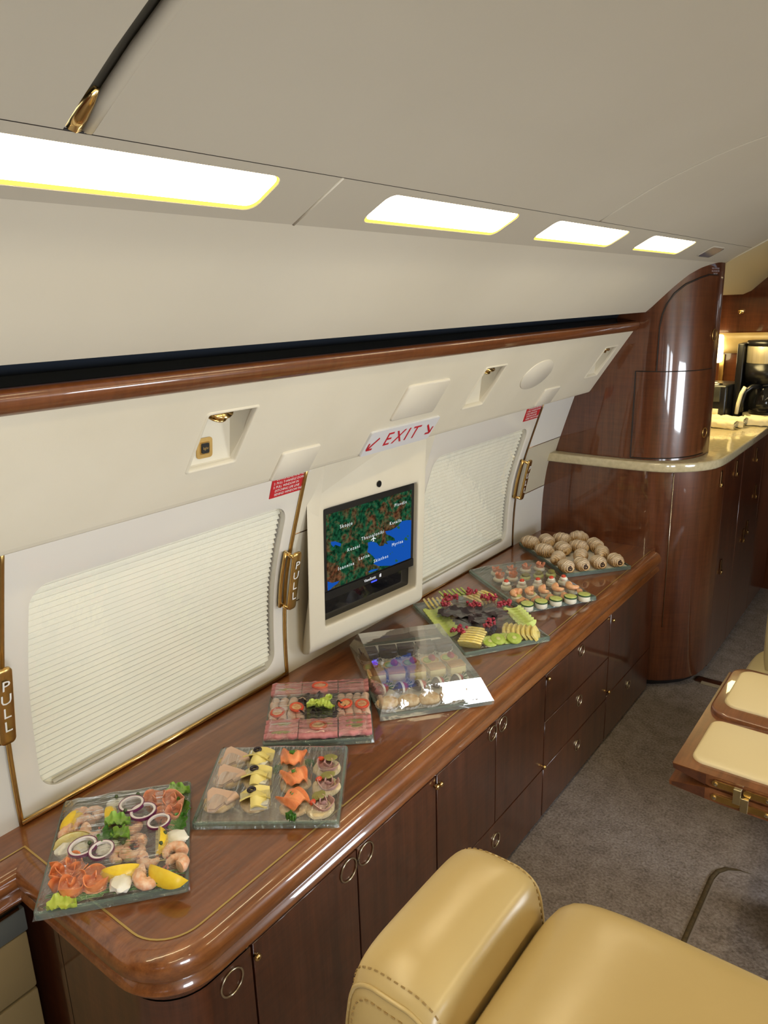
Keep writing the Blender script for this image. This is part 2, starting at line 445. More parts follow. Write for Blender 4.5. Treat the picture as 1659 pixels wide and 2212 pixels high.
box('trim_strip_backing', -.9, -.72, Y_BACK, 3.36, 1.895, 1.90, M['gap'], bev=0)['kind'] = 'structure'
lab = ['long bright strip light above the first window shade', 'bright ceiling light just past the strip panel seam', 'third ceiling light along, between the two shorter ones and the seam light', 'smallest ceiling light, beside the grey sensor window']
for k, (a, b, c) in enumerate(lights):
    r = empty('ceiling_light', spt((a + b) / 2, .059, -.01), lab[k], 'ceiling light', 'lights in the ceiling strip')
    w = b - a - .001
    o = rrect(w, .0735, .0178, 5); i_ = rrect(w - .006, .0655, .015, 5, -.0022, .0030)
    mid = (a + b) / 2
    V = [spt(mid + p[0], .059 + p[1], -.0014) for p in i_]
    mesh('diffuser', V, [tuple(range(len(V)))], M['light'], r)
    Vo = [spt(mid + p[0], .059 + p[1], -.0008) for p in o]; n = len(o)
    mesh('lens_edge', Vo + V, [(q, (q + 1) % n, n + (q + 1) % n, n + q) for q in range(n)], M['lightedge'], r)
# sensor window
r = empty('ceiling_sensor', spt(2.95, .058, .001), 'small grey-blue sensor window at the end of the light strip', 'sensor')
prs = rrect(.166, .066, .014, 5)
V = [spt(2.953 + p[0], .059 + p[1], .0005) for p in prs] + [spt(2.953 + p[0] * .95, .059 + p[1] * .9, .004) for p in prs]; n = len(prs)
mesh('frame', V, [(q, (q + 1) % n, n + (q + 1) % n, n + q) for q in range(n)], M['ceil'], r, True)
V = [spt(2.953 + p[0] * .92, .059 + p[1] * .86, .0035) for p in prs]
mesh('lens', V, [tuple(range(n))], pbr('sensor_lens', (.13, .145, .19), .15), r)

# ---------------- dark slot, wooden rail, valance
SL = [(-1.028, 1.636), (-1.11, 1.660), (-1.14, 1.61), (-1.13, 1.585), (-1.075, 1.592)]
tag(sweep('trim_slot', SL, Y_BACK, Y_END + .05, M['slot'], ang=30), kind='structure')
RL = [(-1.10, 1.598), (-1.062, 1.600), (-1.052, 1.598), (-1.045, 1.591), (-1.045, 1.582), (-1.050, 1.572), (-1.060, 1.562), (-1.066, 1.5605), (-1.10, 1.555)]
tag(sweep_closed('trim_rail', RL, Y_BACK, Y_END + .05, M['rail']), kind='structure')
PA = Vector((-1.067, 0, 1.562)); PB = Vector((-1.25, 0, 1.298)); PU = (PB - PA).normalized(); PN = Vector((-PU.z, 0, PU.x)).normalized()
if PN.x < 0: PN = -PN
PL = (PB - PA).length
def vp(y, s, off=0): p = PA + PU * s + PN * off; return Vector((p.x, y, p.z))
# valance panel with three light recesses
recs = [(.902, 1.028, .066, .213), (1.949, 2.075, .069, .222), (2.887, 3.014, .070, .216)]
def valance():
    bm = bmesh.new(); vs = {}
    def v(y, s, off=0):
        k = (round(y, 5), round(s, 5), round(off, 5))
        if k not in vs: vs[k] = bm.verts.new(vp(y, s, off))
        return vs[k]
    ss = [0.0, .067, .215, PL - .02]
    ys = Y_BACK
    def q(*a):
        bm.faces.new([v(*p) for p in a])
    for y0, y1, s0, s1 in recs:
        q((ys, 0), (y0, 0), (y0, PL - .02), (ys, PL - .02))
        q((y0, 0), (y1, 0), (y1, s0), (y0, s0)); q((y0, s1), (y1, s1), (y1, PL - .02), (y0, PL - .02))
        ys = y1
    q((ys, 0), (Y_END + .05, 0), (Y_END + .05, PL - .02), (ys, PL - .02))
    # rounded bottom edge returning to the wall
    pr = [(PL - .02, 0), (PL - .010, -.001), (PL - .003, -.005), (PL, -.012)]
    last = None
    for s, o in pr:
        cur = (bm.verts.new(vp(Y_BACK, s, o)), bm.verts.new(vp(Y_END + .05, s, o)))
        if last: bm.faces.new((last[0], last[1], cur[1], cur[0]))
        last = cur
    e = (bm.verts.new((-1.36, Y_BACK, 1.296)), bm.verts.new((-1.36, Y_END + .05, 1.296)))
    bm.faces.new((last[0], last[1], e[1], e[0]))
    bmesh.ops.recalc_face_normals(bm, faces=bm.faces)
    return bobj('wall_left_valance', bm, M['cream'])
tag(valance(), kind='structure')
rl = ['reading light recess with a brass switch above the first window shade', 'reading light recess between the square cover plate and the oval plate', 'reading light recess beside the wooden galley cupboard']
for k, (y0, y1, s0, s1) in enumerate(recs):
    r = empty('reading_light', vp((y0 + y1) / 2, (s0 + s1) / 2, -.03), rl[k], 'reading light', 'reading lights in the valance')
    # raised rim
    ro = rrect(y1 - y0 + .010, s1 - s0 + .010, .008, 4, (y0 + y1) / 2, (s0 + s1) / 2); ri = rrect(y1 - y0 - .006, s1 - s0 - .006, .004, 4, (y0 + y1) / 2, (s0 + s1) / 2)
    n = len(ro)
    V = [vp(a, b, .0) for a, b in ro] + [vp(a, b, .0035) for a, b in rrect(y1 - y0 + .004, s1 - s0 + .004, .006, 4, (y0 + y1) / 2, (s0 + s1) / 2)] + [vp(a, b, .0) for a, b in ri] + [vp(a, b, -.01) for a, b in ri]
    F = []
    for t in range(3):
        for q in range(n): F.append((t * n + q, t * n + (q + 1) % n, (t + 1) * n + (q + 1) % n, (t + 1) * n + q))
    mesh('rim', V, F, M['cream'], r, True)
    # wedge-shaped pocket: deep at the top, shallow at the bottom
    dp = .085
    a = [(y0, s0, 0), (y1, s0, 0), (y1, s1, 0), (y0, s1, 0)]
    b = [(y0 + .006, s0 + .004, -dp), (y1 - .006, s0 + .004, -dp), (y1 - .006, s1 - .004, -.012), (y0 + .006, s1 - .004, -.012)]
    V = [vp(*p) for p in a + b]
    mesh('pocket', V, [(0, 1, 5, 4), (1, 2, 6, 5), (2, 3, 7, 6), (3, 0, 4, 7), (4, 5, 6, 7)], M['cream'], r)
    # brass eyeball lamp hanging from the top wall of the pocket
    c = vp((y0 + y1) / 2 - .016, s0 + .012, -.026)
    d = (PU * 1.0 + Vector((0, 0, -.35))).normalized(); d = PU.copy()
    u = Vector((0, 1, 0)); w = d.cross(u)
    def cyl(r0, r1, t0, t1, n=20):
        V = []
        for rr, tt in ((r0, t0), (r1, t1)):
            for q in range(n):
                an = 2 * PI * q / n; V.append(c + d * tt + (u * math.cos(an) + w * math.sin(an)) * rr)
        F = [(q, (q + 1) % n, n + (q + 1) % n, n + q) for q in range(n)] + [tuple(range(n)), tuple(range(n, 2 * n))]
        return V, F
    V, F = merge([cyl(.031, .030, -.001, .003), cyl(.023, .022, .003, .014), cyl(.024, .0235, .014, .017)])
    mesh('lamp_ring', V, F, M['gold'], r, True)
    V, F = cyl(.019, .017, .017, .019); mesh('lamp_lens', V, F, M['blackgloss'], r)
    if k == 0:
        # brass call switch on the slanted back of the pocket
        t = .80; yy = (y0 + y1) / 2 - .012
        A0 = vp(y0, s0 + .004, -dp); B0 = vp(y0, s1 - .004, -.012)
        D = (B0 - A0).normalized(); N = D.cross(Vector((0, 1, 0))).normalized()
        if N.x < 0: N = -N
        def sw(dy, ds, off): p = A0 + D * ((B0 - A0).length * t + ds) + N * off; return Vector((p.x, yy + dy, p.z))
        def plate(nm, w, h, o0, o1, mat):
            rc = rrect(w, h, min(w, h) * .16, 3); n = len(rc)
            V = [sw(a, b, o0) for a, b in rc] + [sw(a, b, o1) for a, b in rc]
            mesh(nm, V, [(q, (q + 1) % n, n + (q + 1) % n, n + q) for q in range(n)] + [tuple(range(n, 2 * n))], mat, r)
        plate('switch_plate', .040, .042, 0, .003, M['golddull']); plate('switch_rim', .024, .026, .003, .0045, M['gold']); plate('switch_button', .019, .021, .0045, .006, M['black'])
        V, F = text_mesh('t', 'light', .008, sw(0, 0, .0062), (0, 1, 0), -D, None)
        mesh('switch_lettering', V, F, M['golddull'], r)

def vplate(name, y0, y1, s0, s1, rad, hgt, mat, label, cat, group=None, oval=False):
    w, h = y1 - y0, s1 - s0; cx, cy = (y0 + y1) / 2, (s0 + s1) / 2
    def sh(f):
        if oval: return [(cx + (w / 2 - f) * math.cos(a), cy + (h / 2 - f) * math.sin(a)) for a in [2 * PI * i / 40 for i in range(40)]]
        return rrect(w - 2 * f, h - 2 * f, max(rad - f, .001), 5, cx, cy)
    rows = [(0, -.003), (0, hgt * .5), (hgt * .5, hgt)]
    V = []; n = len(sh(0))
    for f, o in rows: V += [vp(a, b, o) for a, b in sh(f)]
    F = [(t * n + q, t * n + (q + 1) % n, (t + 1) * n + (q + 1) % n, (t + 1) * n + q) for t in range(2) for q in range(n)] + [tuple(range(2 * n, 3 * n))]
    o = mesh(name, V, F, mat, None, True)
    try: o.data.set_sharp_from_angle(angle=math.radians(50))
    except Exception: pass
    return tag(o, label, cat, group)
G = 'cover plates on the valance'
M['plate'] = pbr('cover_plate', (.68, .63, .53), .42)
vplate('cover_plate', 1.174, 1.305, .222, .3105, .008, .006, M['plate'], 'cream cover plate hanging just above the large red placard', 'cover plate', G)
vplate('cover_plate', 1.562, 1.765, .082, .200, .012, .006, M['plate'], 'large cream cover plate above the exit sign', 'cover plate', G)
vplate('cover_plate', 2.539, 2.672, .225, .306, .008, .006, M['plate'], 'small cream cover plate above the second red placard', 'cover plate', G)
vplate('speaker_cover', 2.262, 2.472, .078, .200, .05, .003, M['plate'], 'round cream speaker cover between two reading light recesses', 'speaker', oval=True)
# exit sign
r = empty('exit_sign', vp(1.665, .268, 0), 'white sign reading EXIT in red with arrows above the monitor', 'sign')
rc = rrect(.325, .084, .006, 4, 1.667, .268); n = len(rc)
V = [vp(a, b, 0) for a, b in rc] + [vp(a, b, .006) for a, b in rc]
mesh('sign_plate', V, [(q, (q + 1) % n, n + (q + 1) % n, n + q) for q in range(n)] + [tuple(range(n, 2 * n))], M['signwhite'], r)
V, F = text_mesh('t', 'EXIT', .066, vp(1.665, .267, .0064), (0, 1, 0), -PU, None, spacing=1.28)
def arrow(cy, cs, sgn):
    L_ = []
    def bar(a, b, w=.0034):
        a = Vector(a); b = Vector(b); d = (b - a).normalized(); nn = Vector((-d.y, d.x)) * w
        return [vp(cy + p.x * sgn, cs + p.y, .007) for p in (a - nn, b - nn, b + nn, a + nn)]
    for a, b in (((-.018, -.018), (.016, .016)), ((.018, -.006), (.018, .018)), ((-.006, .018), (.018, .018))):
        L_.append((bar(a, b), [(0, 1, 2, 3)]))
    return L_
parts = [(V, F)] + arrow(1.535, .270, -1) + arrow(1.798, .266, 1)
V, F = merge(parts); mesh('lettering', V, F, M['redtext'], r, recalc=False)

# ---------------- side wall with two windows
def wall_patch(name, y0, y1, z0, z1, mat, off=0, nz=14, parent=None):
    V = []; 
    for i in range(nz + 1):
        z = z0 + (z1 - z0) * i / nz
        V += [wpt(y0, z, off), wpt(y1, z, off)]
    F = [(2 * i, 2 * i + 1, 2 * i + 3, 2 * i + 2) for i in range(nz)]
    return mesh(name, V, F, mat, parent, True)
def window(name, y0, y1, hy0, hy1, hz0=.705, hz1=1.197, z0=.655, z1=1.325, pleats=36):
    rt = empty(name, wpt((y0 + y1) / 2, z0), kind='structure')
    N = 12; cy, cz = (hy0 + hy1) / 2, (hz0 + hz1) / 2
    hole = rrect(hy1 - hy0, hz1 - hz0, .045, 8, cy, cz)
    # subdivide the long sides so the panel follows the curve of the wall
    pts = []
    for i in range(len(hole)):
        a, b = hole[i], hole[(i + 1) % len(hole)]
        L_ = math.hypot(a[0] - b[0], a[1] - b[1]); k = max(1, int(L_ / .04))
        for t in range(k): pts.append((a[0] + (b[0] - a[0]) * t / k, a[1] + (b[1] - a[1]) * t / k))
    n = len(pts)
    def outer(p):
        dx, dz = p[0] - cy, p[1] - cz
        hw, hh = (hy1 - hy0) / 2, (hz1 - hz0) / 2
        u, w = dx / hw, dz / hh
        s = max(abs(u), abs(w)); u /= s; w /= s
        return ((y1 if u > 0 else y0) - cy) * abs(u) + cy, ((z1 if w > 0 else z0) - cz) * abs(w) + cz
    rings = []
    NR = 7
    for t in range(NR + 1):
        f = t / NR
        rings.append([(p[0] + (outer(p)[0] - p[0]) * f, p[1] + (outer(p)[1] - p[1]) * f) for p in pts])
    V = [wpt(a, b, -.030) for a, b in pts] + [wpt(a, b, -.006) for a, b in pts]
    # slightly dished frame around the opening
    for t, rg in enumerate(rings):
        V += [wpt(a, b, (-.002 if t == 0 else 0.0)) for a, b in rg]
    F = []
    for t in range(NR + 2):
        for q in range(n): F.append((t * n + q, t * n + (q + 1) % n, (t + 1) * n + (q + 1) % n, (t + 1) * n + q))
    o = mesh('window_panel', V, F, M['panelwhite'], rt, True)
    try: o.data.set_sharp_from_angle(angle=math.radians(45))
    except Exception: pass
    # pleated shade
    V = []; F = []; np_ = pleats * 2
    for i in range(np_ + 1):
        z = hz0 - .012 + (hz1 - hz0 + .024) * i / np_
        off = -.018 - (.0075 if i % 2 else 0)
        V += [wpt(hy0 - .01, z, off), wpt(hy1 - .004, z, off)]
    F = [(2 * i, 2 * i + 1, 2 * i + 3, 2 * i + 2) for i in range(np_)]
    mesh('window_shade', V, F, M['shade'], rt)
    wall_patch('recess', hy0 - .03, hy1 + .03, hz0 - .02, hz1 + .03, M['gap'], -.042, parent=rt)
    # bottom rail of the shade and clear pane
    V, F = tube_geo([wpt(hy0 + .03, hz0 + .006, -.012), wpt(hy1 - .03, hz0 + .006, -.012)], .005, 6)
    mesh('shade_rail', V, F, M['cream'], rt, True)
    V = []; 
    for i in range(17):
        z = hz0 - .01 + (hz1 - hz0 + .02) * i / 16
        V += [wpt(hy0 - .01, z, -.008), wpt(hy1 + .01, z, -.008)]
    mesh('window_glass', V, [(2 * i, 2 * i + 1, 2 * i + 3, 2 * i + 2) for i in range(16)], M['pane'], rt, True)
    return rt
M['pane'] = film_mat('window_pane', streak=(1, .8, 1.2), tint=.006, rough=.04, bumpd=.004, gl=1.0)
zb = .664
wA = window('window_1', .579, 1.366, .631, 1.331)
wB = window('window_2', 1.985, 2.766, 2.030, 2.720)
def goldstrip(name, pts, w=.006, mat=None):
    V, F = tube_geo(pts, w, 8); return tag(mesh(name, V, F, mat or M['golddull'], smooth=True), kind='structure')
zs = [.66 + (1.31 - .66) * i / 16 for i in range(17)]
for y, m in ((.5755, 'golddull'), (1.3705, 'golddull'), (2.7705, 'bronze')):
    goldstrip('trim_window_post', [wpt(y, z, .003) for z in zs], .0055 if y < 2 else .0035, M[m])
goldstrip('trim_window_sill', [wpt(.575, .668, .006), wpt(1.37, .668, .006)], .0055, M['gold'])
goldstrip('trim_window_sill', [wpt(1.99, .664, .003), wpt(2.77, .664, .003)], .003, M['bronze'])
# wall sections beside the windows
def section(y0, y1, m1, m2, m3, cuts=(.877, 1.098)):
    tag(wall_patch('wall_left', y0, y1, .60, cuts[0] - .0015, m1), kind='structure')
    tag(wall_patch('wall_left', y0, y1, cuts[0] + .0015, cuts[1] - .0015, m2), kind='structure')
    tag(wall_patch('wall_left', y0, y1, cuts[1] + .0015, 1.325, m3), kind='structure')
    for c in cuts: goldstrip('trim_wall_seam', [wpt(y0 + .002, c, -.001), wpt(y1 - .002, c, -.001)], .0022, M['bronze'])
section(2.775, Y_END + .05, M['sidepanel'], M['beigepanel'], M['sidepanel'])
section(1.374, 1.434, M['cream'], M['cream'], M['cream'])
section(Y_BACK, .571, M['sidepanel'], M['sidepanel'], M['sidepanel'])
tag(wall_patch('wall_left', 1.434, 1.985, .60, 1.325, M['cream']), kind='structure')
tag(wall_patch('wall_left_backing', Y_BACK, Y_END + .1, .0, 1.34, M['gap'], -.05, nz=20), kind='structure')

# ---------------- pull handles
def pull(y, label, tilt=0):
    r = empty('pull_handle', wpt(y, .90, 0), label, 'handle', 'brass pull handles on the window posts')
    def P(a, s, o):      # a along cabin, s up, o off the wall
        return wpt(y + a, .975 + s, o)
    for s, nm in ((-.082, 'post'), (.078, 'post')):
        V, F = tube_geo([P(-.012, s, .0), P(-.012, s, .036)], .006, 8); mesh(nm, V, F, M['gold'], r, True)
    # back bar
    V, F = tube_geo([P(-.022, -.085 + .17 * i / 8, .012) for i in range(9)], .005, 8)
    mesh('back_bar', V, F, M['golddull'], r, True)
    rc = rrect(.032, .180, .009, 5)
    V = []
    # subdivide vertically to follow a gentle bow
    rows = []
    for f, o in ((0, .030), (0, .035), (.002, .037)):
        rows.append([P(a * (1 - f / .018), s, o + .006 * (1 - (s / .1) ** 2)) for a, s in rc])
    n = len(rc)
    for rw in rows: V += rw
    NS = 8
    F = [(t * n + q, t * n + (q + 1) % n, (t + 1) * n + (q + 1) % n, (t + 1) * n + q) for t in range(2) for q in range(n)]
    # front and back caps as strips between matching sides (keeps the bow)
    def cap(base, flip):
        half = n // 2; out = []
        rt_ = sorted([i for i in range(n) if rc[i][0] > 0], key=lambda i: rc[i][1]); lf = sorted([i for i in range(n) if rc[i][0] < 0], key=lambda i: rc[i][1])
        for i in range(len(rt_) - 1): out.append((base + rt_[i], base + rt_[i + 1], base + lf[i + 1], base + lf[i]))
        return out
    F += cap(2 * n, 0) + cap(0, 1)
    mesh('grip', V, F, M['golddull'], r, True)
    parts = []
    for ch, s in zip('PULL', (.054, .021, -.013, -.046)):
        o = P(0, s, .0432); nn = wn(.975 + s)
        parts.append(text_mesh('t', ch, .034, o, (0, 1, 0), wpt(0, .975 + s + .01) - wpt(0, .975 + s - .01), None))
    V, F = merge(parts); mesh('lettering', V, F, M['white'], r, recalc=False)
    return r
pull(.562, 'shiny brass pull handle on the post before the first window')
pull(1.364, 'brass pull handle between the first window and the monitor')
pull(2.758, 'brass pull handle past the second window, on the beige wall panel')

# ---------------- red placards
def placard(y0, y1, z0, z1, label, rows, size):
    r = empty('emergency_placard', wpt((y0 + y1) / 2, z0), label, 'placard', 'red instruction placards')
    V = [wpt(y0, z0, .002), wpt(y1, z0, .002), wpt(y1, z1, .002), wpt(y0, z1, .002)]
    W = [wpt(y0, z0, 0), wpt(y1, z0, 0), wpt(y1, z1, 0), wpt(y0, z1, 0)]
    mesh('sign_plate', V + W, [(0, 1, 2, 3), (0, 1, 5, 4), (1, 2, 6, 5), (2, 3, 7, 6), (3, 0, 4, 7)], M['red'], r)
    zc = (z0 + z1) / 2; up = wpt(0, z1) - wpt(0, z0)
    parts = []
    step = (z1 - z0) * .93 / len(rows)
    for i, s in enumerate(rows):
        z = z1 - (z1 - z0) * .035 - step * (i + .5)
        parts.append(text_mesh('t', s, size, wpt(y0 + .006, z, .0024), (0, 1, 0), up, None, align='LEFT', depth=.0003))
    V, F = merge(parts); mesh('lettering', V, F, M['white'], r, recalc=False)
PR = ['TO OPEN EMERGENCY EXIT:', '1. T-HANDLE COVER AT', '   LOWER EDGE AND REMOVE', '2. PULL T-HANDLE DOWN', '3. PULL WINDOW IN', '   DITCHING LIFE LINE', '   BEHIND WINDOW PANEL']
placard(1.251, 1.364, 1.234, 1.312, 'red placard of white instructions above the first window post', PR, .0098)
placard(2.633, 2.760, 1.234, 1.312, 'red placard of white instructions near the wooden galley cupboard', PR, .0098)

# ---------------- monitor housing
def hsurf(u, v, off=0):
    """u 0..1 along the housing, v height z; slightly turned towards the camera end"""
    y = 1.405 + u * (1.905 - 1.405)
    x = -1.352 + u * .052 + (1.15 - v) * (-.045) + off
    return Vector((x, y - off * .1, v))
rt = empty('monitor_housing', hsurf(.5, .72), 'cream moulded housing on the wall between the two windows', 'monitor housing')
def housing():
    # outline rounded, opening cut for the screen
    out = []; cu, cz = .5, .965
    U = lambda y: (y - 1.405) / .5
    o = rrect(1.0, .50, .001, 1, .5, .965)
    hole = rrect(.80, .355, .012, 4, (.128 + .930) / 2, .972)
    outr = []
    for p in hole:
        du, dz = p[0] - .529, p[1] - .972
        s = max(abs(du) / .40, abs(dz) / .1775); a, b = du / .40 / s, dz / .1775 / s
        outr.append(((1.0 if a > 0 else 0.0) * abs(a) + .5 * (1 - abs(a)), (1.295 if b > 0 else .745) * abs(b) + .972 * (1 - abs(b))))
    n = len(hole)
    V = []
    V += [hsurf(a, b, -.045) for a, b in hole]                 # recess back edge
    V += [hsurf(a, b, -.001) for a, b in hole]
    V += [hsurf(a + (c - a) * .06, b + (d - b) * .06, .002) for (a, b), (c, d) in zip(hole, outr)]
    V += [hsurf(a + (c - a) * .80, b + (d - b) * .80, .002) for (a, b), (c, d) in zip(hole, outr)]
    # rolled outer edge going back to the wall
    def back(a, b, k):
        ex = (a - .5) * 2; ez = 0
        base = hsurf(a, b, 0)
        f = (0, .10, .45, 1.05)[k]
        y = base.y + (0.0 if a > .5 else .040 * f) * abs(ex) ** 3 + (.006 * (1 - (1 - f) ** 2) if a > .5 else 0)
        zz = b - (.018 * k * max(0, (.972 - b) / .227) ** 3)
        wxx = wx(zz)
        return Vector((base.x + (wxx - base.x) * f, y, zz))
    for k in range(4): V += [back(c, d, k) for (c, d) in outr]
    F = []
    for t in range(7):
        for q in range(n): F.append((t * n + q, t * n + (q + 1) % n, (t + 1) * n + (q + 1) % n, (t + 1) * n + q))
    o = mesh('housing', V, F, M['cream'], rt, True)
    md = o.modifiers.new('s', 'SUBSURF'); md.levels = 1; md.render_levels = 2
    try: o.data.set_sharp_from_angle(angle=math.radians(65))
    except Exception: pass
housing()
def tri(name, us, mat, parent, off): pass
c = hsurf(.595, 1.183, .0025)
V, F = lathe_geo([(.010, 0), (.010, .002)], 20)
mesh('camera_eye', [hsurf(.565, 1.183, .003) + Vector((p[2], p[0], p[1])) for p in V], F, M['black'], rt)
# the monitor itself
mon = empty('wall_monitor', hsurf(.53, .80, -.03), 'black monitor in the cream housing showing a moving map', 'monitor')
def q4(name, u0, u1, z0, z1, off, mat, parent, th=.004):
    a = [hsurf(u0, z0, off), hsurf(u1, z0, off), hsurf(u1, z1, off), hsurf(u0, z1, off)]
    b = [hsurf(u0, z0, off - th), hsurf(u1, z0, off - th), hsurf(u1, z1, off - th), hsurf(u0, z1, off - th)]
    return mesh(name, a + b, [(0, 1, 2, 3), (0, 1, 5, 4), (1, 2, 6, 5), (2, 3, 7, 6), (3, 0, 4, 7), (4, 5, 6, 7)], mat, parent)
q4('back_panel', .120, .938, .785, 1.158, -.034, M['blackgloss'], mon)
q4('bezel', .134, .930, .868, 1.146, -.016, M['black'], mon, .018)
q4('bezel_lip', .150, .925, .868, .893, -.012, M['black'], mon, .003)
# screen: land with relief colours, sea, names
def land_mat():
    m, nt, out = new_mat('map_land'); L = nt.links.new
    tc = nt.nodes.new('ShaderNodeTexCoord')
    n = nt.nodes.new('ShaderNodeTexNoise'); n.inputs['Scale'].default_value = 21; n.inputs['Detail'].default_value = 9; n.inputs['Roughness'].default_value = .68; n.inputs['Distortion'].default_value = .8
    L(tc.outputs['Object'], n.inputs['Vector'])
    cr = nt.nodes.new('ShaderNodeValToRGB'); e = cr.color_ramp.elements
    e[0].position = .34; e[0].color = (.006, .040, .020, 1); e[1].position = .68; e[1].color = (.16, .05, .022, 1)
    x = e.new(.47); x.color = (.012, .085, .036, 1); x = e.new(.56); x.color = (.10, .065, .03, 1)
    L(n.outputs['Fac'], cr.inputs[0])
    v = nt.nodes.new('ShaderNodeTexNoise'); v.inputs['Scale'].default_value = 90; v.inputs['Detail'].default_value = 3
    L(tc.outputs['Object'], v.inputs['Vector'])
    r = nt.nodes.new('ShaderNodeMapRange'); r.inputs[1].default_value = .35; r.inputs[2].default_value = .65; r.inputs[3].default_value = .2; r.inputs[4].default_value = 1.0
    L(v.outputs['Fac'], r.inputs[0])
    em = nt.nodes.new('ShaderNodeEmission'); L(cr.outputs[0], em.inputs[0]); L(r.outputs[0], em.inputs[1])
    L(em.outputs[0], out.inputs[0]); return m
SU0, SU1, SZ0, SZ1 = .172, .902, .897, 1.128
q4('screen', SU0, SU1, SZ0, SZ1, -.0145, land_mat(), mon, .002)
TLc, TRc, BRc, BLc = (640, 655), (1338, 412), (1325, 985), (640, 1308)
def scr(px, py):
    # picture-of-map position to 0..1 on the screen (map drawn flat on the panel)
    u, v = .5, .5
    for _ in range(12):
        x = (1-u)*(1-v)*TLc[0] + u*(1-v)*TRc[0] + u*v*BRc[0] + (1-u)*v*BLc[0]
        y = (1-u)*(1-v)*TLc[1] + u*(1-v)*TRc[1] + u*v*BRc[1] + (1-u)*v*BLc[1]
        u += (px - x) / 700.; yy = (1-u)*(1-v)*TLc[1] + u*(1-v)*TRc[1] + u*v*BRc[1] + (1-u)*v*BLc[1]
        v += (py - yy) / 620.
    return min(1, max(0, u)), min(1, max(0, v))
def sp(px, py, off=-.0139): u, v = scr(px, py); return hsurf(SU0 + (SU1 - SU0) * u, SZ1 - (SZ1 - SZ0) * v, off)
sea = [(1340, 660), (1290, 668), (1245, 680), (1215, 720), (1180, 745), (1150, 762), (1100, 775), (1112, 800), (1150, 812), (1180, 828), (1185, 850), (1140, 850), (1110, 862), (1125, 885), (1095, 878), (1085, 900), (1050, 905), (1030, 878), (985, 868), (955, 880), (958, 920), (950, 960), (975, 975), (1000, 998), (1022, 1030), (1000, 1060), (1040, 1078), (1100, 1072), (1150, 1070), (1200, 1046), (1260, 1018), (1330, 985)]
pieces = [(sea), [(668, 880), (700, 875), (745, 893), (740, 920), (700, 905), (690, 925), (672, 905)], [(640, 1225), (675, 1238), (730, 1218), (712, 1245), (690, 1262), (655, 1300), (640, 1308)], [(955, 1135), (985, 1112), (1045, 1100), (1020, 1118), (975, 1138)]]
parts = [([sp(*p) for p in pc], [tuple(range(len(pc)))]) for pc in pieces]
V, F = merge(parts)
mesh('map_sea', V, F, emis('map_water', (.010, .10, .50), .62), mon, recalc=False)
isl = []
for cx_, cy_, r_ in ((1217, 735, 13), (1282, 825, 15), (1300, 800, 8), (1255, 890, 5), (1195, 1020, 12), (1142, 965, 5), (1160, 950, 4)):
    pts_ = [(cx_ + r_ * (1 + .4 * math.sin(3 * a + cx_)) * math.cos(a), cy_ + r_ * .9 * math.sin(a)) for a in [2 * PI * i / 10 for i in range(10)]]
    isl.append(([sp(*p, -.0135) for p in pts_], [tuple(range(10))]))
V, F = merge(isl); mesh('map_island', V, F, emis('map_isle', (.02, .10, .05), .8), mon, recalc=False)
ud = hsurf(1, 1) - hsurf(0, 1); vd = hsurf(.5, 1.1) - hsurf(.5, 1.0)
cities = [('Skopje', 785, 735), ('Plovdiv', 1235, 535), ('Kavalla', 1190, 690), ('Thessaloniki', 995, 815), ('Myrina', 1205, 868), ('Kozani', 840, 930), ('Larisa', 922, 1005), ('Skiathos', 1062, 1012), ('Ioannina', 780, 1088)]
parts = [text_mesh('t', s, .0150, sp(x, y, -.0132), ud, vd, None, depth=.0002, spacing=1.3) for s, x, y in cities]
pl = sp(1000, 845, -.0131); ux = ud.normalized(); vx = vd.normalized()
for poly in ([(-.002, -.007), (.002, -.007), (.001, .010), (-.001, .010)], [(-.011, -.003), (-.011, -.001), (0, .005), (.011, -.001), (.011, -.003), (0, .001)], [(-.005, -.008), (.005, -.008), (0, -.004)]):
    parts.append(([pl + ux * a + vx * b for a, b in poly], [tuple(range(len(poly)))]))
V, F = merge(parts); mesh('map_lettering', V, F, emis('map_white', (.75, .8, .8), .85), mon, recalc=False)
V, F = merge([text_mesh('t', 'ViewSonic', .0125, hsurf(.52, .8815, -.0115), ud, vd, None, depth=.0002, bold=.0002),
              ([hsurf(.603 + a, .8815 + b, -.0112) for a, b in ((0, -.006), (.016, -.006), (.016, .005), (.006, .005), (0, .002))], [(0, 1, 2, 3, 4)])])
mesh('maker_lettering', V, F, emis('maker_white', (.8, .8, .8), .7), mon, recalc=False)
V = [hsurf(.53 + a, .8695 + b, -.0112) for a, b in ((0, -.0022), (.05, -.0022), (.05, .0022), (0, .0022))]
mesh('power_light', V, [(0, 1, 2, 3)], emis('power_blue', (.03, .05, 1.0), 2.5), mon, recalc=False)

# ---------------- credenza: continuous worktop and cabinet units
ZT = .660
XF = -.903
def offs_outline():
    # plan outline of the worktop outer edge, from the back near corner round the front to the galley
    o = [(-1.322, .500)]
    for i in range(11):
        a = -PI / 2 + i / 10 * PI / 2
        o.append((-1.0 + .127 * math.cos(a), .627 + .127 * math.sin(a)))
    o += [(-.873, 1.2), (-.873, 1.9), (-.873, 2.5), (-.873, 3.02)]
    return o
def edge_path(d):
    # outline moved inwards by d
    o = [(-1.322 - d * 0, .500 + d)]
    for i in range(11):
        a = -PI / 2 + i / 10 * PI / 2
        o.append((-1.0 + (.127 - d) * math.cos(a), .627 + (.127 - d) * math.sin(a)))
    o += [(-.873 - d, 1.2), (-.873 - d, 1.9), (-.873 - d, 2.5), (-.873 - d, 3.02)]
    return o
wt = empty('worktop', (-1.15, .5, ZT), 'glossy mahogany worktop with a thin gold inlay running under the windows', 'worktop')
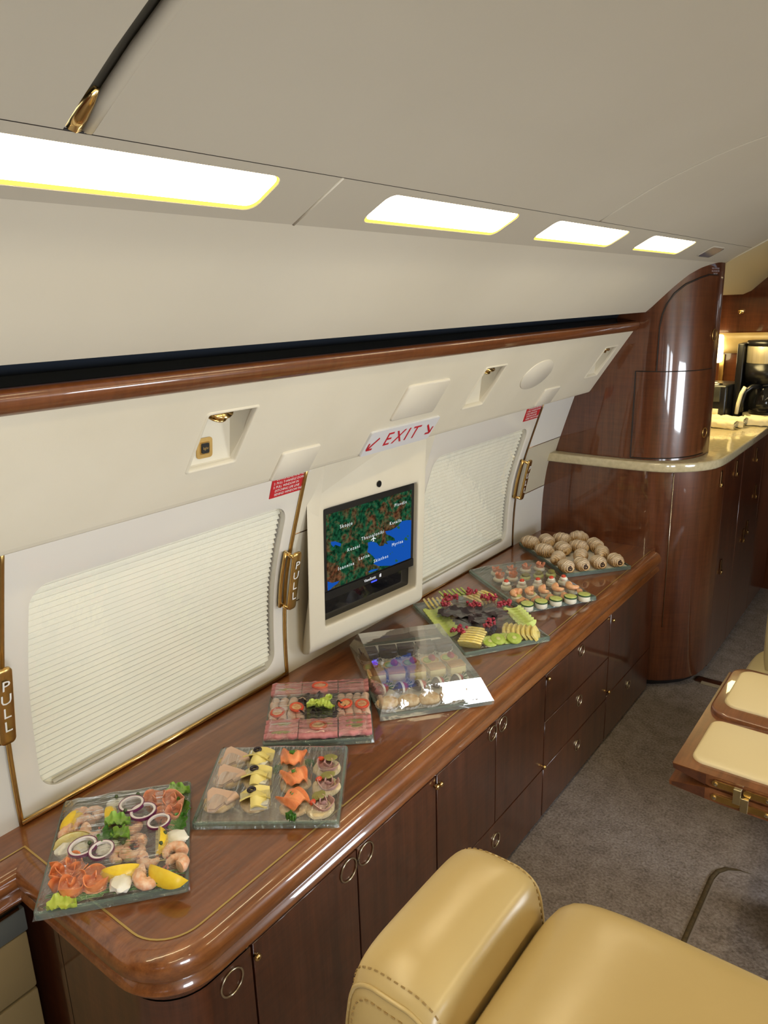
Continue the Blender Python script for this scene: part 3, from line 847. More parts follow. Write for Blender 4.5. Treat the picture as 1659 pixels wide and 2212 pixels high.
pin = edge_path(.040)
slab = [(-1.46, Y_BACK), (-1.362, Y_BACK), (-1.362, .54)] + pin + [(-.913, 3.075), (-1.46, 3.075)]
prism('surface', slab, ZT - .03, ZT, M['top'], wt)
# bullnose edge swept along the outline
bn = [(.046, -.0005), (.040, .0), (.028, .0015), (.016, -.002), (.006, -.010), (.0, -.024), (.0, -.040), (.006, -.052), (.014, -.058), (.012, -.062), (.006, -.068), (.004, -.078), (.010, -.088), (.022, -.094), (.050, -.096)]
V = []; F = []
outer = [(-1.322, Y_BACK), (-1.322, .2)]
def path_at(d):
    p = [(-1.322 - d, Y_BACK), (-1.322 - d, .2), (-1.322 - d, .500 + d)]
    q = edge_path(d)[1:]
    return p + [(-1.25, .500 + d), (-1.13, .500 + d)] + q
npth = len(path_at(0))
for d, dz in bn: V += [(x, y, ZT + dz) for x, y in path_at(d)]
for t in range(len(bn) - 1):
    for i in range(npth - 1): F.append((t * npth + i, t * npth + i + 1, (t + 1) * npth + i + 1, (t + 1) * npth + i))
o = mesh('edge_molding', V, F, M['edge'], wt, True)
try: o.data.set_sharp_from_angle(angle=math.radians(42))
except Exception: pass
# inlay strip
a, b = path_at(.0435), path_at(.0475)
V = [(x, y, ZT + .0009) for x, y in a] + [(x, y, ZT + .0009) for x, y in b]; n = len(a)
mesh('inlay', V, [(i, i + 1, n + i + 1, n + i) for i in range(n - 1)], pbr('brass_inlay', (.55, .38, .13), .3, metal=.6), wt)

def ring(name, c, r, nrm, parent, mat, tilt=0, thick=.0022):
    c = Vector(c); n = Vector(nrm).normalized(); u = n.cross(Vector((0, 0, 1))).normalized(); w = Vector((0, 0, 1))
    pts = [c + (u * math.cos(a) + w * math.sin(a)) * r + n * .002 for a in [2 * PI * i / 28 for i in range(28)]]
    V, F = tube_geo(pts, thick, 8, True)
    return mesh(name, V, F, mat, parent, True)
def knob(c, nrm, parent, r=.0075):
    c = Vector(c); n = Vector(nrm).normalized()
    prof = [(.6, 0), (.6, .45), (1.0, .7), (1.05, 1.3), (.7, 1.7), (.2, 1.85)]
    u = n.cross(Vector((0, 0, 1))).normalized(); w = n.cross(u)
    V = []; m_ = 12
    for rr, h in prof:
        for k in range(m_):
            a = 2 * PI * k / m_; V.append(c + n * h * r + (u * math.cos(a) + w * math.sin(a)) * rr * r)
    F = [(i * m_ + k, i * m_ + (k + 1) % m_, (i + 1) * m_ + (k + 1) % m_, (i + 1) * m_ + k) for i in range(len(prof) - 1) for k in range(m_)]
    F.append(tuple((len(prof) - 1) * m_ + k for k in range(m_)))
    return mesh('knob', V, F, M['gold'], parent, True)
gp = .0018
def front(name, y0, y1, z0, z1, parent, mat=None, x=XF, th=.016):
    return box(name, x - th, x, y0 + gp, y1 - gp, z0 + gp, z1 - gp, mat or M['mahog'], parent, bev=.0012, seg=1)
CG = 'cabinet units under the worktop'
ZS = .545
def cab(y0, y1, label):
    r = empty('cabinet_unit', (XF - .25, (y0 + y1) / 2, 0), label, 'cabinet', CG)
    box('body', -1.43, XF - .018, y0 + .001, y1 - .001, .012, .60, M['gap'], r, bev=0)
    return r
# fascia under the bullnose belongs to the worktop
box('fascia', XF - .02, XF, .72, 2.545, ZS + .002, .598, M['mahog'], wt, bev=.001, seg=1)
# corner unit with rounded end
r = empty('cabinet_unit', (-1.1, .6, 0), 'rounded corner cabinet unit at the near end of the worktop', 'cabinet', CG)
def corner_path(d):
    o = [(-1.318, .530 + d), (-1.255, .530 + d), (-1.25, .530 + d)]
    for i in range(13):
        a = -PI / 2 + i / 12 * PI / 2
        o.append((-1.0 + (.097 - d) * math.cos(a), .627 + (.097 - d) * math.sin(a)))
    o.append((-.903 - d, .718))
    return o
cp = corner_path(0); cpi = corner_path(.02)
def wallstrip(name, pth, z0, z1, mat, parent, th=.016):
    V = []; n = len(pth)
    V = [(x, y, z0) for x, y in pth] + [(x, y, z1) for x, y in pth]
    F = [(i, i + 1, n + i + 1, n + i) for i in range(n - 1)]
    return mesh(name, V, F, mat, parent, True)
wallstrip('door', cp[2:], .02, ZS - .002, M['mahog'], r)
wallstrip('side_panel', [(-1.47, .530), (-1.2525, .530)], .0, .60, M['mahog'], r)
wallstrip('apron', cp[2:], ZS + .002, .60, M['mahog'], r)
wallstrip('body', [(x, y + .003) for x, y in corner_path(.006)], 0, .60, M['gap'], r)
box('back', -1.43, -.95, .66, .7195, .01, .60, M['gap'], r, bev=0)
ring('pull_ring', (XF, .668, .505), .026, (1, 0, 0), r, M['nickel'])
V, F = lathe_geo([(.006, 0), (.006, .001)], 12)
# bay 1
r = cab(.72, 1.353, 'first double door cabinet unit under the worktop, behind the tan armchair')
d1 = front('door', .722, 1.034, .02, ZS, r); d2 = front('door', 1.034, 1.352, .02, ZS, r)
ring('pull_ring', (XF, 1.003, .511), .026, (1, 0, 0), d1, M['nickel']); ring('pull_ring', (XF, 1.063, .513), .026, (1, 0, 0), d2, M['nickel'])
knob((XF, .727, .516), (1, 0, 0), r); knob((XF, 1.346, .519), (1, 0, 0), r)
# bay 2
r = cab(1.353, 1.990, 'double door cabinet unit with one wide drawer below, at the middle of the worktop')
d1 = front('door', 1.354, 1.664, .200, ZS, r); d2 = front('door', 1.664, 1.989, .200, ZS, r); d3 = front('drawer', 1.354, 1.989, .012, .200, r)
ring('pull_ring', (XF, 1.641, .517), .022, (1, 0, 0), d1, M['nickel']); ring('pull_ring', (XF, 1.701, .516), .022, (1, 0, 0), d2, M['nickel']); ring('pull_ring', (XF, 1.669, .137), .022, (1, 0, 0), d3, M['nickel'])
knob((XF, 1.363, .517), (1, 0, 0), r); knob((XF, 1.984, .212), (1, 0, 0), r)
# bay 3
r = cab(1.990, 2.545, 'three drawer cabinet unit below the small white instruction label')
for z0, z1, zr in ((.372, ZS, .513), (.196, .372, .319), (.012, .196, .138)):
    d = front('drawer', 1.991, 2.544, z0, z1, r); ring('pull_ring', (XF, 2.272, zr), .020, (1, 0, 0), d, M['nickel'])
knob((XF, 1.996, .530), (1, 0, 0), r)
# bay 4
r = cab(2.545, 3.050, 'last cabinet unit of tall door and drawer, touching the galley')
d = front('door', 2.546, 3.05, .205, .600, r); d3 = front('drawer', 2.546, 3.05, .012, .205, r)
ring('pull_ring', (XF, 2.793, .144), .018, (1, 0, 0), d3, M['nickel'])
knob((XF, 2.556, .523), (1, 0, 0), d); knob((XF, 2.553, .222), (1, 0, 0), d)
box('trim_plinth', -1.40, XF - .03, .56, 3.05, 0, .012, M['gap'], bev=0)['kind'] = 'structure'
# engraved labels on the fascia
def fascia_label(y0, y1, z, label, size, rows):
    parts = [text_mesh('t', s, size, (XF + .0006, (y0 + y1) / 2, z + .0052 - i * .0105), (0, 1, 0), (0, 0, 1), None, depth=.0003) for i, s in enumerate(rows)]
    V, F = merge(parts); o = mesh('cabinet_label', V, F, M['placard'], recalc=False)
    tag(o, label, 'label', 'instruction labels on the cabinet fronts')
fascia_label(.981, 1.109, .571, 'tiny white instruction lettering below the canape platter', .0082, ['ALL DRAWERS AND DOORS MUST BE SECURED', 'AND LATCHED FOR TAXI TAKE OFF AND LANDING'])
fascia_label(2.196, 2.331, .580, 'tiny white instruction lettering above the three drawer unit', .0082, ['ALL DRAWERS AND DOORS MUST BE SECURED', 'AND LATCHED FOR TAXI TAKE OFF AND LANDING'])

# ---------------- leather side panel at the near end
r = empty('side_panel_unit', (-1.33, 0, 0), 'olive leather side panel with a grey band below the narrow ledge', 'side panel')
box('leather_panel', -1.36, -1.33, -1.5, .506, 0, .36, M['olive'], r, bev=.006)
box('leather_panel', -1.36, -1.33, -1.5, .506, .365, .505, M['olive'], r, bev=.006)
box('grey_band', -1.355, -1.328, -1.5, .508, .507, .562, M['graypanel'], r, bev=.003)
V, F = tube_geo([(-1.328, -1.5, .566), (-1.328, .497, .566)], .003, 6); mesh('brass_line', V, F, M['gold'], r, True)

# ---------------- galley block
GP = [(-1.45, 3.055), (-1.30, 3.052), (-1.15, 3.050), (-1.0, 3.052), (-.92, 3.062), (-.87, 3.085), (-.82, 3.125), (-.775, 3.175), (-.745, 3.235), (-.732, 3.30), (-.730, 3.36)]
gal = empty('galley_cabinet', (-1.1, 3.6, 0), 'dark mahogany galley base cabinet with a rounded corner at the end of the worktop', 'cabinet')
wallstrip('front_panel', GP[:6] , .04, .992, M['mahog2'], gal)
wallstrip('corner_panel', GP[5:], .04, .992, M['mahog2'], gal)
V, F = tube_geo([(-.866, 3.086, .30), (-.866, 3.086, .99)], .0016, 6); mesh('inlay', V, F, M['nickel'], gal, True)
wallstrip('toe_kick', [(x - .03, y + .03) for x, y in GP], .0, .05, M['gap'], gal)
for k, (a, b) in enumerate(((3.362, 3.70), (3.70, 4.16), (4.16, 4.60))):
    box('door', -.752, -.7305, a + .002, b - .002, .03, .99, M['mahog'], gal, bev=.001, seg=1)
bl = box('body', -1.43, -.755, 3.34, 4.62, .03, .99, M['gap'], gal, bev=0)
latches = [(3.30, .938, .03), (3.56, .935, .03), (3.97, .925, .03), (4.05, .72, .02), (3.93, .56, .02), (3.86, .535, .02), (3.44, .50, .03), (3.18, .30, .0)]
for (y, z, w) in latches[:7]:
    x = -.7295 if y > 3.32 else -.733
    bm = bmesh.new(); bm_box(bm, x, x + .004, y - .012, y + .012, z - .035, z + .035, .001, 1)
    f = bobj('latch', bm, M['bronze'], gal)
    box('latch_tab', x + .004, x + .010, y - .010, y + .010, z - .034, z - .018, M['gold'], f, bev=.001, seg=1)
# stone counter
st = [(-1.45, 3.035), (-1.30, 3.034), (-1.15, 3.032), (-1.0, 3.036), (-.91, 3.05), (-.85, 3.082), (-.80, 3.125), (-.755, 3.185), (-.732, 3.25), (-.724, 3.33), (-.722, 3.5), (-.722, 4.62), (-1.45, 4.62)]
# smooth the corner
def smooth_closed(p, it=1):
    for _ in range(it):
        q = []
        for i in range(len(p)):
            a, b = p[i], p[(i + 1) % len(p)]
            q += [(a[0]*.75 + b[0]*.25, a[1]*.75 + b[1]*.25), (a[0]*.25 + b[0]*.75, a[1]*.25 + b[1]*.75)]
        p = q
    return p
cst = prism('stone_counter', smooth_closed(st, 1), .993, 1.032, M['stone'], None, bev=.008, seg=3)
tag(cst, 'beige speckled stone counter with a rounded front corner on the galley cabinet', 'counter')
# cupboard standing on the counter
CP = [(-1.45, 3.105), (-1.32, 3.090), (-1.18, 3.078), (-1.05, 3.078), (-.98, 3.086), (-.92, 3.108), (-.875, 3.145), (-.842, 3.19), (-.820, 3.25), (-.812, 3.31), (-.812, 3.365)]
# bulge the path finely
def fine(path, k=4):
    out = []
    P = [path[0]] + list(path) + [path[-1]]
    for i in range(1, len(P) - 2):
        p0, p1, p2, p3 = P[i-1], P[i], P[i+1], P[i+2]
        for t in [j / k for j in range(k)]:
            out.append(tuple(.5 * (2*p1[c] + (p2[c]-p0[c])*t + (2*p0[c]-5*p1[c]+4*p2[c]-p3[c])*t*t + (3*p1[c]-p0[c]-3*p2[c]+p3[c])*t**3) for c in (0, 1)))
    out.append(path[-1]); return out
CPF = fine(CP, 4)
cup = empty('galley_cupboard', (-1.1, 3.2, 1.032), 'tall curved glossy mahogany cupboard standing on the stone counter', 'cupboard')
n = len(CPF)
V = [(x, y, 1.033) for x, y in CPF] + [(x, y, 1.95) for x, y in CPF]
F = [(i, i + 1, n + i + 1, n + i) for i in range(n - 1)]
mesh('front', V, F, M['mahog2'], cup, True)
box('end_panel', -.830, -.8115, 3.362, 3.385, 1.033, 1.84, M['mahog2'], cup, bev=.003)
mesh('back', [(-1.45, 3.385, 1.033), (-.812, 3.385, 1.033), (-.812, 3.385, 1.95), (-1.45, 3.385, 1.95)], [(0, 1, 2, 3)], M['mahog2'], cup)
# doors as slightly proud skins following the curve
def cpos(x):
    for i in range(len(CPF) - 1):
        a, b = CPF[i], CPF[i + 1]
        if a[0] <= x <= b[0] and b[0] > a[0]: t = (x - a[0]) / (b[0] - a[0]); return a[1] + (b[1] - a[1]) * t
    return CPF[-1][1]
arc = [0]
for i in range(1, n): arc.append(arc[-1] + math.hypot(CPF[i][0] - CPF[i-1][0], CPF[i][1] - CPF[i-1][1]))
def at_arc(s, off=0):
    s = max(0, min(arc[-1] - 1e-6, s))
    for i in range(n - 1):
        if s <= arc[i + 1]:
            t = (s - arc[i]) / (arc[i+1] - arc[i]); a, b = CPF[i], CPF[i+1]
            d = Vector((b[0]-a[0], b[1]-a[1])).normalized()
            return (a[0] + (b[0]-a[0])*t + d.y * off, a[1] + (b[1]-a[1])*t - d.x * off)
def arc_of_x(x):
    for i in range(n - 1):
        if CPF[i][0] <= x <= CPF[i+1][0]: return arc[i] + (arc[i+1]-arc[i]) * (x - CPF[i][0]) / max(1e-9, CPF[i+1][0]-CPF[i][0])
    return arc[-1]
def cdoor(name, outline, off=.004):
    """outline: list of (arc, z) in order; gives a thin raised door with a dark gap line"""
    bm = bmesh.new()
    s0 = min(p[0] for p in outline); s1 = max(p[0] for p in outline)
    # columns
    cols = 26; vs = []
    def zr(s):
        zs_ = []
        for i in range(len(outline)):
            (a, za), (b, zb_) = outline[i], outline[(i + 1) % len(outline)]
            if abs(a - b) < 1e-9: continue
            if min(a, b) - 1e-9 <= s <= max(a, b) + 1e-9: zs_.append(za + (zb_ - za) * (s - a) / (b - a))
        return min(zs_), max(zs_)
    S = [s0 + (s1 - s0) * i / cols for i in range(cols + 1)]
    fr = [[], []]; bk = [[], []]
    for s in S:
        lo, hi = zr(s); x, y = at_arc(s, off); x2, y2 = at_arc(s, 0)
        fr[0].append(bm.verts.new((x, y, lo))); fr[1].append(bm.verts.new((x, y, hi)))
        bk[0].append(bm.verts.new((x2, y2, lo))); bk[1].append(bm.verts.new((x2, y2, hi)))
    for i in range(cols):
        for quad in ((fr[0][i], fr[0][i+1], fr[1][i+1], fr[1][i]), (bk[0][i], bk[0][i+1], fr[0][i+1], fr[0][i]), (fr[1][i], fr[1][i+1], bk[1][i+1], bk[1][i])):
            bm.faces.new(quad)
    bm.faces.new((bk[0][0], fr[0][0], fr[1][0], bk[1][0])); bm.faces.new((fr[0][-1], bk[0][-1], bk[1][-1], fr[1][-1]))
    bmesh.ops.recalc_face_normals(bm, faces=bm.faces)
    return bobj(name, bm, M['mahog2'], cup, True, 40)
def gapline(pts):
    q = []
    for (s0_, z0_), (s1_, z1_) in zip(pts[:-1], pts[1:]):
        for i in range(16): t = i / 16; q.append((s0_ + (s1_ - s0_) * t, z0_ + (z1_ - z0_) * t))
    q.append(pts[-1])
    V, F = tube_geo([(*at_arc(s, .0036), z) for s, z in q], .0020, 6); return (V, F)
aL = arc_of_x(-1.045); aM = arc_of_x(-.965); aR = arc_of_x(-.816)
low = [(aL, 1.043), (aR + .01, 1.050), (aR + .01, 1.398), (aL, 1.398)]
upr = [(aM, 1.402), (aR + .01, 1.402), (aR + .01, 1.764), (aR - .06, 1.766), (aR - .10, 1.757), (aM + .085, 1.733), (aM + .045, 1.700), (aM + .02, 1.660), (aM + .006, 1.62), (aM, 1.575)]
dl = cdoor('door', low); du_ = cdoor('door', upr)
V, F = merge([gapline([(aL - .003, 1.040), (aR + .012, 1.046)]), gapline([(aL - .003, 1.040), (aL - .003, 1.400), (aR + .03, 1.400)]), gapline([(aM - .003, 1.40), (aM - .003, 1.575), (aM + .003, 1.622), (aM + .017, 1.663), (aM + .043, 1.704), (aM + .083, 1.737), (aR - .10, 1.761), (aR - .06, 1.770), (aR + .012, 1.768)])])
mesh('door_gap', V, F, M['gap'], cup)
def arc_ring(s, z, r, parent):
    x, y = at_arc(s, .005); x2, y2 = at_arc(s, .02)
    ring('pull_ring', (x, y, z), r, (x2 - x, y2 - y, 0), parent, M['golddull'], thick=.002)
arc_ring(aR + .016, 1.535, .022, du_); arc_ring(aR + .004, 1.135, .020, dl)
x, y = at_arc(aR - .012, .0008); x1, y1 = at_arc(aR + .0, .0008)
xd = Vector((x1 - x, y1 - y, 0))
parts = [text_mesh('t', s, .0085, (x, y, 1.793 - .010 * i), xd, (0, 0, 1), None, depth=.0003) for i, s in enumerate(['THIS DOOR MUST', 'BE LATCHED FOR', 'TAKE OFF'])]
V, F = merge(parts); tag(mesh('cupboard_label', V, F, M['placard'], recalc=False), 'tiny engraved lettering at the top of the curved cupboard', 'label')

# galley recess beyond the cupboard
tag(sweep('ceiling_galley', [(-1.45, 1.688), (-.99, 1.688), (-.95, 1.706), (-.90, 1.752), (-.85, 1.796), (-.815, 1.8155), (-.715, 1.8684)] + CE[1:], 3.358, 4.62, pbr('galley_ceiling', (.55, .46, .27), .5), ang=20), kind='structure')
V, F = tube_geo([(x, 3.375, z) for x, z in [(-.812, 1.8175), (-.76, 1.846), (-.715, 1.8684)] + CE[1:]], .004, 6)
tag(mesh('trim_arch', V, F, M['upper'], smooth=True), kind='structure')
tag(sweep('ceiling_aft', [(-.715, 1.8684)] + CE[1:], 4.62, 6.6, M['ceil'], ang=20), kind='structure')
lk = empty('overhead_locker', (-1.1, 4.6, 1.47), 'dark mahogany overhead locker with a brass latch at the back of the galley', 'locker')
box('body', -1.45, -.40, 4.56, 4.63, 1.475, 2.08, M['mahog'], lk, bev=.002)
bx = box('latch', -1.005, -.975, 4.545, 4.56, 1.588, 1.606, M['gold'], lk, bev=.003)
knob((-.990, 4.548, 1.592), (0, -1, 0), lk, .008)
mesh('curved_valance', *(lambda pts: ([(-1.45, y, z) for y, z in pts] + [(-.40, y, z + .02) for y, z in pts], [(i, i + 1, len(pts) + i + 1, len(pts) + i) for i in range(len(pts) - 1)]))([(4.545, 1.475), (4.53, 1.455), (4.535, 1.42), (4.555, 1.385), (4.60, 1.36), (4.62, 1.36)]), M['bulkhead'], lk, True)
tag(box('wall_galley', -1.45, -.66, 4.62, 4.68, 0, 2.1, M['mahog2'], bev=0), kind='structure')
tag(box('wall_galley_side', -1.47, -1.45, 3.0, 4.68, 0, 2.0, M['mahog2'], bev=0), kind='structure')
gl = box('galley_lamp', -1.16, -1.06, 4.50, 4.56, 1.32, 1.475, emis('galley_lamp_glow', (1, .82, .42), 5.0), bev=.015, seg=3)
tag(gl, 'small glowing lamp panel under the overhead locker beside the cupboard', 'lamp')
fw = box('trim_galley_post', -1.09, -1.065, 4.60, 4.62, 1.032, 1.36, M['golddull'], bev=.001); fw['kind'] = 'structure'

# coffee maker, pod machine, towels on the stone counter
cm = empty('coffee_maker', (-.82, 4.38, 1.032), 'steel and black drip coffee maker with a glass carafe on the stone counter', 'coffee maker')
box('base', -.925, -.71, 4.27, 4.50, 1.032, 1.045, M['black'], cm, bev=.004)
box('column', -.935, -.90, 4.30, 4.50, 1.045, 1.44, M['black'], cm, bev=.006)
box('back_column', -.90, -.70, 4.42, 4.50, 1.045, 1.44, M['black'], cm, bev=.006)
V, F = lathe_geo([(.001, 0), (.098, 0), (.100, .004), (.100, .088), (.098, .092), (.001, .092)], 40, (-.80, 4.37, 1.338)); mesh('steel_band', V, F, M['steel'], cm, True)
V, F = lathe_geo([(.001, 0), (.103, 0), (.104, .012), (.100, .024), (.001, .026)], 40, (-.80, 4.37, 1.430)); mesh('lid', V, F, M['black'], cm, True)
V, F = lathe_geo([(.001, 0), (.102, 0), (.102, .10), (.001, .10)], 40, (-.80, 4.37, 1.238)); mesh('filter_housing', V, F, M['black'], cm, True)
V, F = lathe_geo([(.001, 0), (.090, 0), (.090, .028), (.001, .030)], 40, (-.80, 4.36, 1.045)); mesh('hot_plate', V, F, M['steel'], cm, True)
V, F = lathe_geo([(.02, 0), (.068, .004), (.076, .04), (.074, .09), (.058, .135), (.05, .15)], 30, (-.79, 4.345, 1.076)); ca = mesh('carafe', V, F, M['glassdark'], cm, True)
V, F = lathe_geo([(.001, 0), (.055, 0), (.057, .012), (.04, .02), (.001, .02)], 30, (-.79, 4.345, 1.222)); mesh('carafe_lid', V, F, M['black'], ca, True)
V, F = tube_geo([(-.80, 4.285, 1.225), (-.835, 4.235, 1.225), (-.862, 4.225, 1.20), (-.872, 4.225, 1.15), (-.876, 4.228, 1.095)], .013, 8); mesh('carafe_grip', V, F, M['black'], ca, True)
V, F = tube_geo([(-.86, 4.213, 1.226), (-.876, 4.210, 1.19), (-.886, 4.210, 1.14), (-.892, 4.212, 1.085)], .010, 8); mesh('carafe_handle', V, F, pbr('cream_handle', (.85, .78, .52), .3), ca, True)
pm = empty('pod_coffee_machine', (-.985, 4.25, 1.032), 'small black pod coffee machine between the cupboard and the coffee maker', 'coffee machine')
box('body', -1.06, -.935, 4.16, 4.40, 1.04, 1.235, M['black'], pm, bev=.012, seg=3)
box('front_panel', -1.055, -.965, 4.150, 4.162, 1.15, 1.225, pbr('smoky_plastic', (.04, .04, .032), .25), pm, bev=.003)
box('label_plate', -1.05, -.968, 4.148, 4.158, 1.075, 1.113, pbr('cream_label', (.75, .66, .42), .5), pm, bev=.002)
V, F = tube_geo([(-1.04, 4.20, 1.236), (-1.02, 4.18, 1.244), (-.99, 4.18, 1.244), (-.97, 4.20, 1.236)], .005, 6); mesh('lever', V, F, M['nickel'], pm, True)
def towel(cx, cy, cz, ln, rad, ang, label):
    # rolled hand towel: spiral cross-section carried along its length, slightly crumpled
    d = Vector((math.cos(ang), math.sin(ang), 0)); w = Vector((-d.y, d.x, 0)); V = []; F = []
    NL, NA = 14, 40
    for i in range(NL + 1):
        t = i / NL - .5
        for k in range(NA + 1):
            a = k / NA * 3.3 * PI
            rr = rad * (.35 + .65 * k / NA) * (1 + .28 * mn.noise(Vector((t * 7 + cx * 9, a * 1.3, 0))))
            sl = .006 * mn.noise(Vector((a * 2, t * 3, cy)))
            p = Vector((cx, cy, cz + rad * .95)) + d * (t * ln + sl) + w * math.cos(a) * rr * 1.15 + Vector((0, 0, 1)) * math.sin(a) * rr * .9
            p.z = max(p.z, cz + .001)
            V.append(p)
    for i in range(NL):
        for k in range(NA): F.append((i*(NA+1)+k, i*(NA+1)+k+1, (i+1)*(NA+1)+k+1, (i+1)*(NA+1)+k))
    o = mesh('rolled_towel', V, F, M['cloth'], None, True); return tag(o, label, 'towel', 'rolled hand towels on the stone counter')
towel(-.925, 4.035, 1.032, .17, .027, -.25, 'rolled cream towel lying nearest the cupboard edge on the stone')
towel(-.905, 4.105, 1.032, .18, .033, -.15, 'rolled cream towel just behind the front towel')
towel(-.98, 4.125, 1.032, .10, .030, .2, 'rolled cream towel against the pod coffee machine')
towel(-.76, 4.19, 1.032, .17, .030, .1, 'flat rolled cream towel in front of the coffee maker')

# threshold strip and floor panel
th = empty('floor_threshold', (-.45, 3.27, 0), 'dark threshold strip with a bright metal edge across the aisle', 'threshold')
box('strip', -.75, .55, 3.252, 3.30, 0, .006, M['tabledark'], th, bev=.001)
box('metal_edge', -.72, .55, 3.236, 3.252, 0, .010, pbr('bright_threshold', (.95, .88, .68), .6, metal=1), th, bev=.001)
fp = [(-.363, 1.0), (.5, 1.0), (.5, 2.125)]
path = [(-.363, .4), (-.363, 1.9), (-.363, 2.04), (-.356, 2.075), (-.338, 2.102), (-.31, 2.118), (-.27, 2.125), (-.1, 2.128), (.4, 2.13)]
V = [(x, y, .004) for x, y in path] + [(x - .016 if i < 4 else x - .004, y + (.0 if i < 3 else .010), .003) for i, (x, y) in enumerate(path)]
hatch = empty('floor_hatch', (0, 1.5, 0), 'carpeted floor hatch with a rounded corner and brown bound edge', 'hatch')
n = len(path)
V, F = tube_geo([(x - .008, y + .004, -.001) for x, y in path[:7]], [.008] * 5 + [.005, .002], 8); mesh('binding', V, F, M['carpetedge'], hatch, True)
V, F = tube_geo([(x + .002, y - .002, .0015) for x, y in path], .0035, 8); mesh('lip', V, F, M['carpetlip'], hatch, True)
prism('carpet_panel', [(x + .004, y - .004) for x, y in path] + [(.4, .4)], 0, .004, M['carpet'], hatch)

# ---------------- folding table
tb = empty('folding_table', (-.2, 1.9, 0), 'folded wooden table leaf with cream leather inset pads and brass hinges', 'table')
zt = .606
def leaf(name, z0, z1, y0, y1, mat):
    pts = [(-.412, y0 + .0), (.22, y0), (.22, y1), (-.420, y1)]
    bm = bmesh.new()
    pr = [(-.414, z1), (-.410, z1 - .010), (-.330, z0)]     # undercut edge
    A = [bm.verts.new((x, y0, z)) for x, z in [(.22, z1), (-.414, z1), (-.410, z1 - .009), (-.325, z0), (.22, z0)]]
    B = [bm.verts.new((x, y1, z)) for x, z in [(.22, z1), (-.414, z1), (-.410, z1 - .009), (-.325, z0), (.22, z0)]]
    for i in range(5): bm.faces.new((A[i], A[(i+1) % 5], B[(i+1) % 5], B[i]))
    bm.faces.new(A[::-1]); bm.faces.new(B); bmesh.ops.recalc_face_normals(bm, faces=bm.faces)
    return bobj(name, bm, mat, tb)
leaf('upper_leaf', zt - .030, zt, 1.652, 2.205, M['tablewood'])
# lower leaf mirrored undercut
bm = bmesh.new()
pf = [(.22, zt - .034), (-.325, zt - .034), (-.418, zt - .050), (-.416, zt - .060), (-.30, zt - .068), (.22, zt - .068)]
A = [bm.verts.new((x, 1.650, z)) for x, z in pf]; B = [bm.verts.new((x, 2.20, z)) for x, z in pf]
for i in range(6): bm.faces.new((A[i], A[(i+1) % 6], B[(i+1) % 6], B[i]))
bm.faces.new(A[::-1]); bm.faces.new(B); bmesh.ops.recalc_face_normals(bm, faces=bm.faces); bobj('lower_leaf', bm, M['tablewood'], tb)
for z0, z1, nm in ((zt - .029, zt - .001, 'end_block'), (zt - .066, zt - .036, 'end_block')):
    pts_ = [(-.412, z1 - (.0 if z0 > zt - .04 else .014)), (-.335, z1), (-.335, z0), (-.34, z0 + .002), (-.41, z1 - (.010 if z0 > zt - .04 else .022))]
    V = [(x, 1.6492, z) for x, z in pts_]; mesh(nm, V, [tuple(range(5))], M['tabledark'], tb)
pd = prism('pad', [( -.385 + .0, 1.684)] and rrect(.56, .215, .03, 6, -.103, 1.793), zt, zt + .008, M['pad'], tb, bev=.006, top_only=True)
rim = prism('raised_frame', rrect(.60, .31, .05, 7, -.105, 2.075), zt - .002, zt + .014, M['tablewood'], tb, bev=.006, top_only=True)
prism('pad', rrect(.55, .235, .035, 7, -.104, 2.085), zt + .013, zt + .022, M['pad'], tb, bev=.006, top_only=True)
h = empty('t', (0, 0, 0)); bpy.data.objects.remove(h)
def hinge(xc, zc, w):
    rc = rrect(w, .016, .0078, 5, xc, zc)
    V = [(a, 1.6485, b) for a, b in rc] + [(a, 1.6455, b) for a, b in rc]; n = len(rc)
    return V, [(q, (q + 1) % n, n + (q + 1) % n, n + q) for q in range(n)] + [tuple(range(n, 2 * n))]
V, F = merge([hinge(-.288, zt - .015, .065), hinge(-.288, zt - .052, .065), hinge(-.222, zt - .015, .060), hinge(-.222, zt - .052, .060)])
hg = mesh('hinge', V, F, M['golddull'], tb)
bm = bmesh.new(); bm_box(bm, -.272, -.255, 1.636, 1.649, zt - .045, zt - .006, .001, 1); bm_box(bm, -.255, -.238, 1.636, 1.649, zt - .060, zt - .024, .001, 1)
bobj('hinge_knuckle', bm, pbr('bright_brass', (.85, .76, .50), .25, metal=1), hg)
V, F = merge([lathe_geo([(.0045, 0), (.0045, .002), (.002, .0028)], 10, (0, 0, 0))] )
scr_ = []
for xc, zc in ((-.312, zt - .015), (-.312, zt - .052), (-.20, zt - .015), (-.20, zt - .052)):
    scr_.append(([(xc + v[0], 1.6455 - v[2], zc + v[1]) for v in V], F))
V2, F2 = merge(scr_); mesh('screw_head', V2, F2, M['nickel'], hg)
box('pedestal', -.12, .12, 1.80, 2.05, 0, zt - .068, M['mahog'], tb, bev=.02, seg=3)

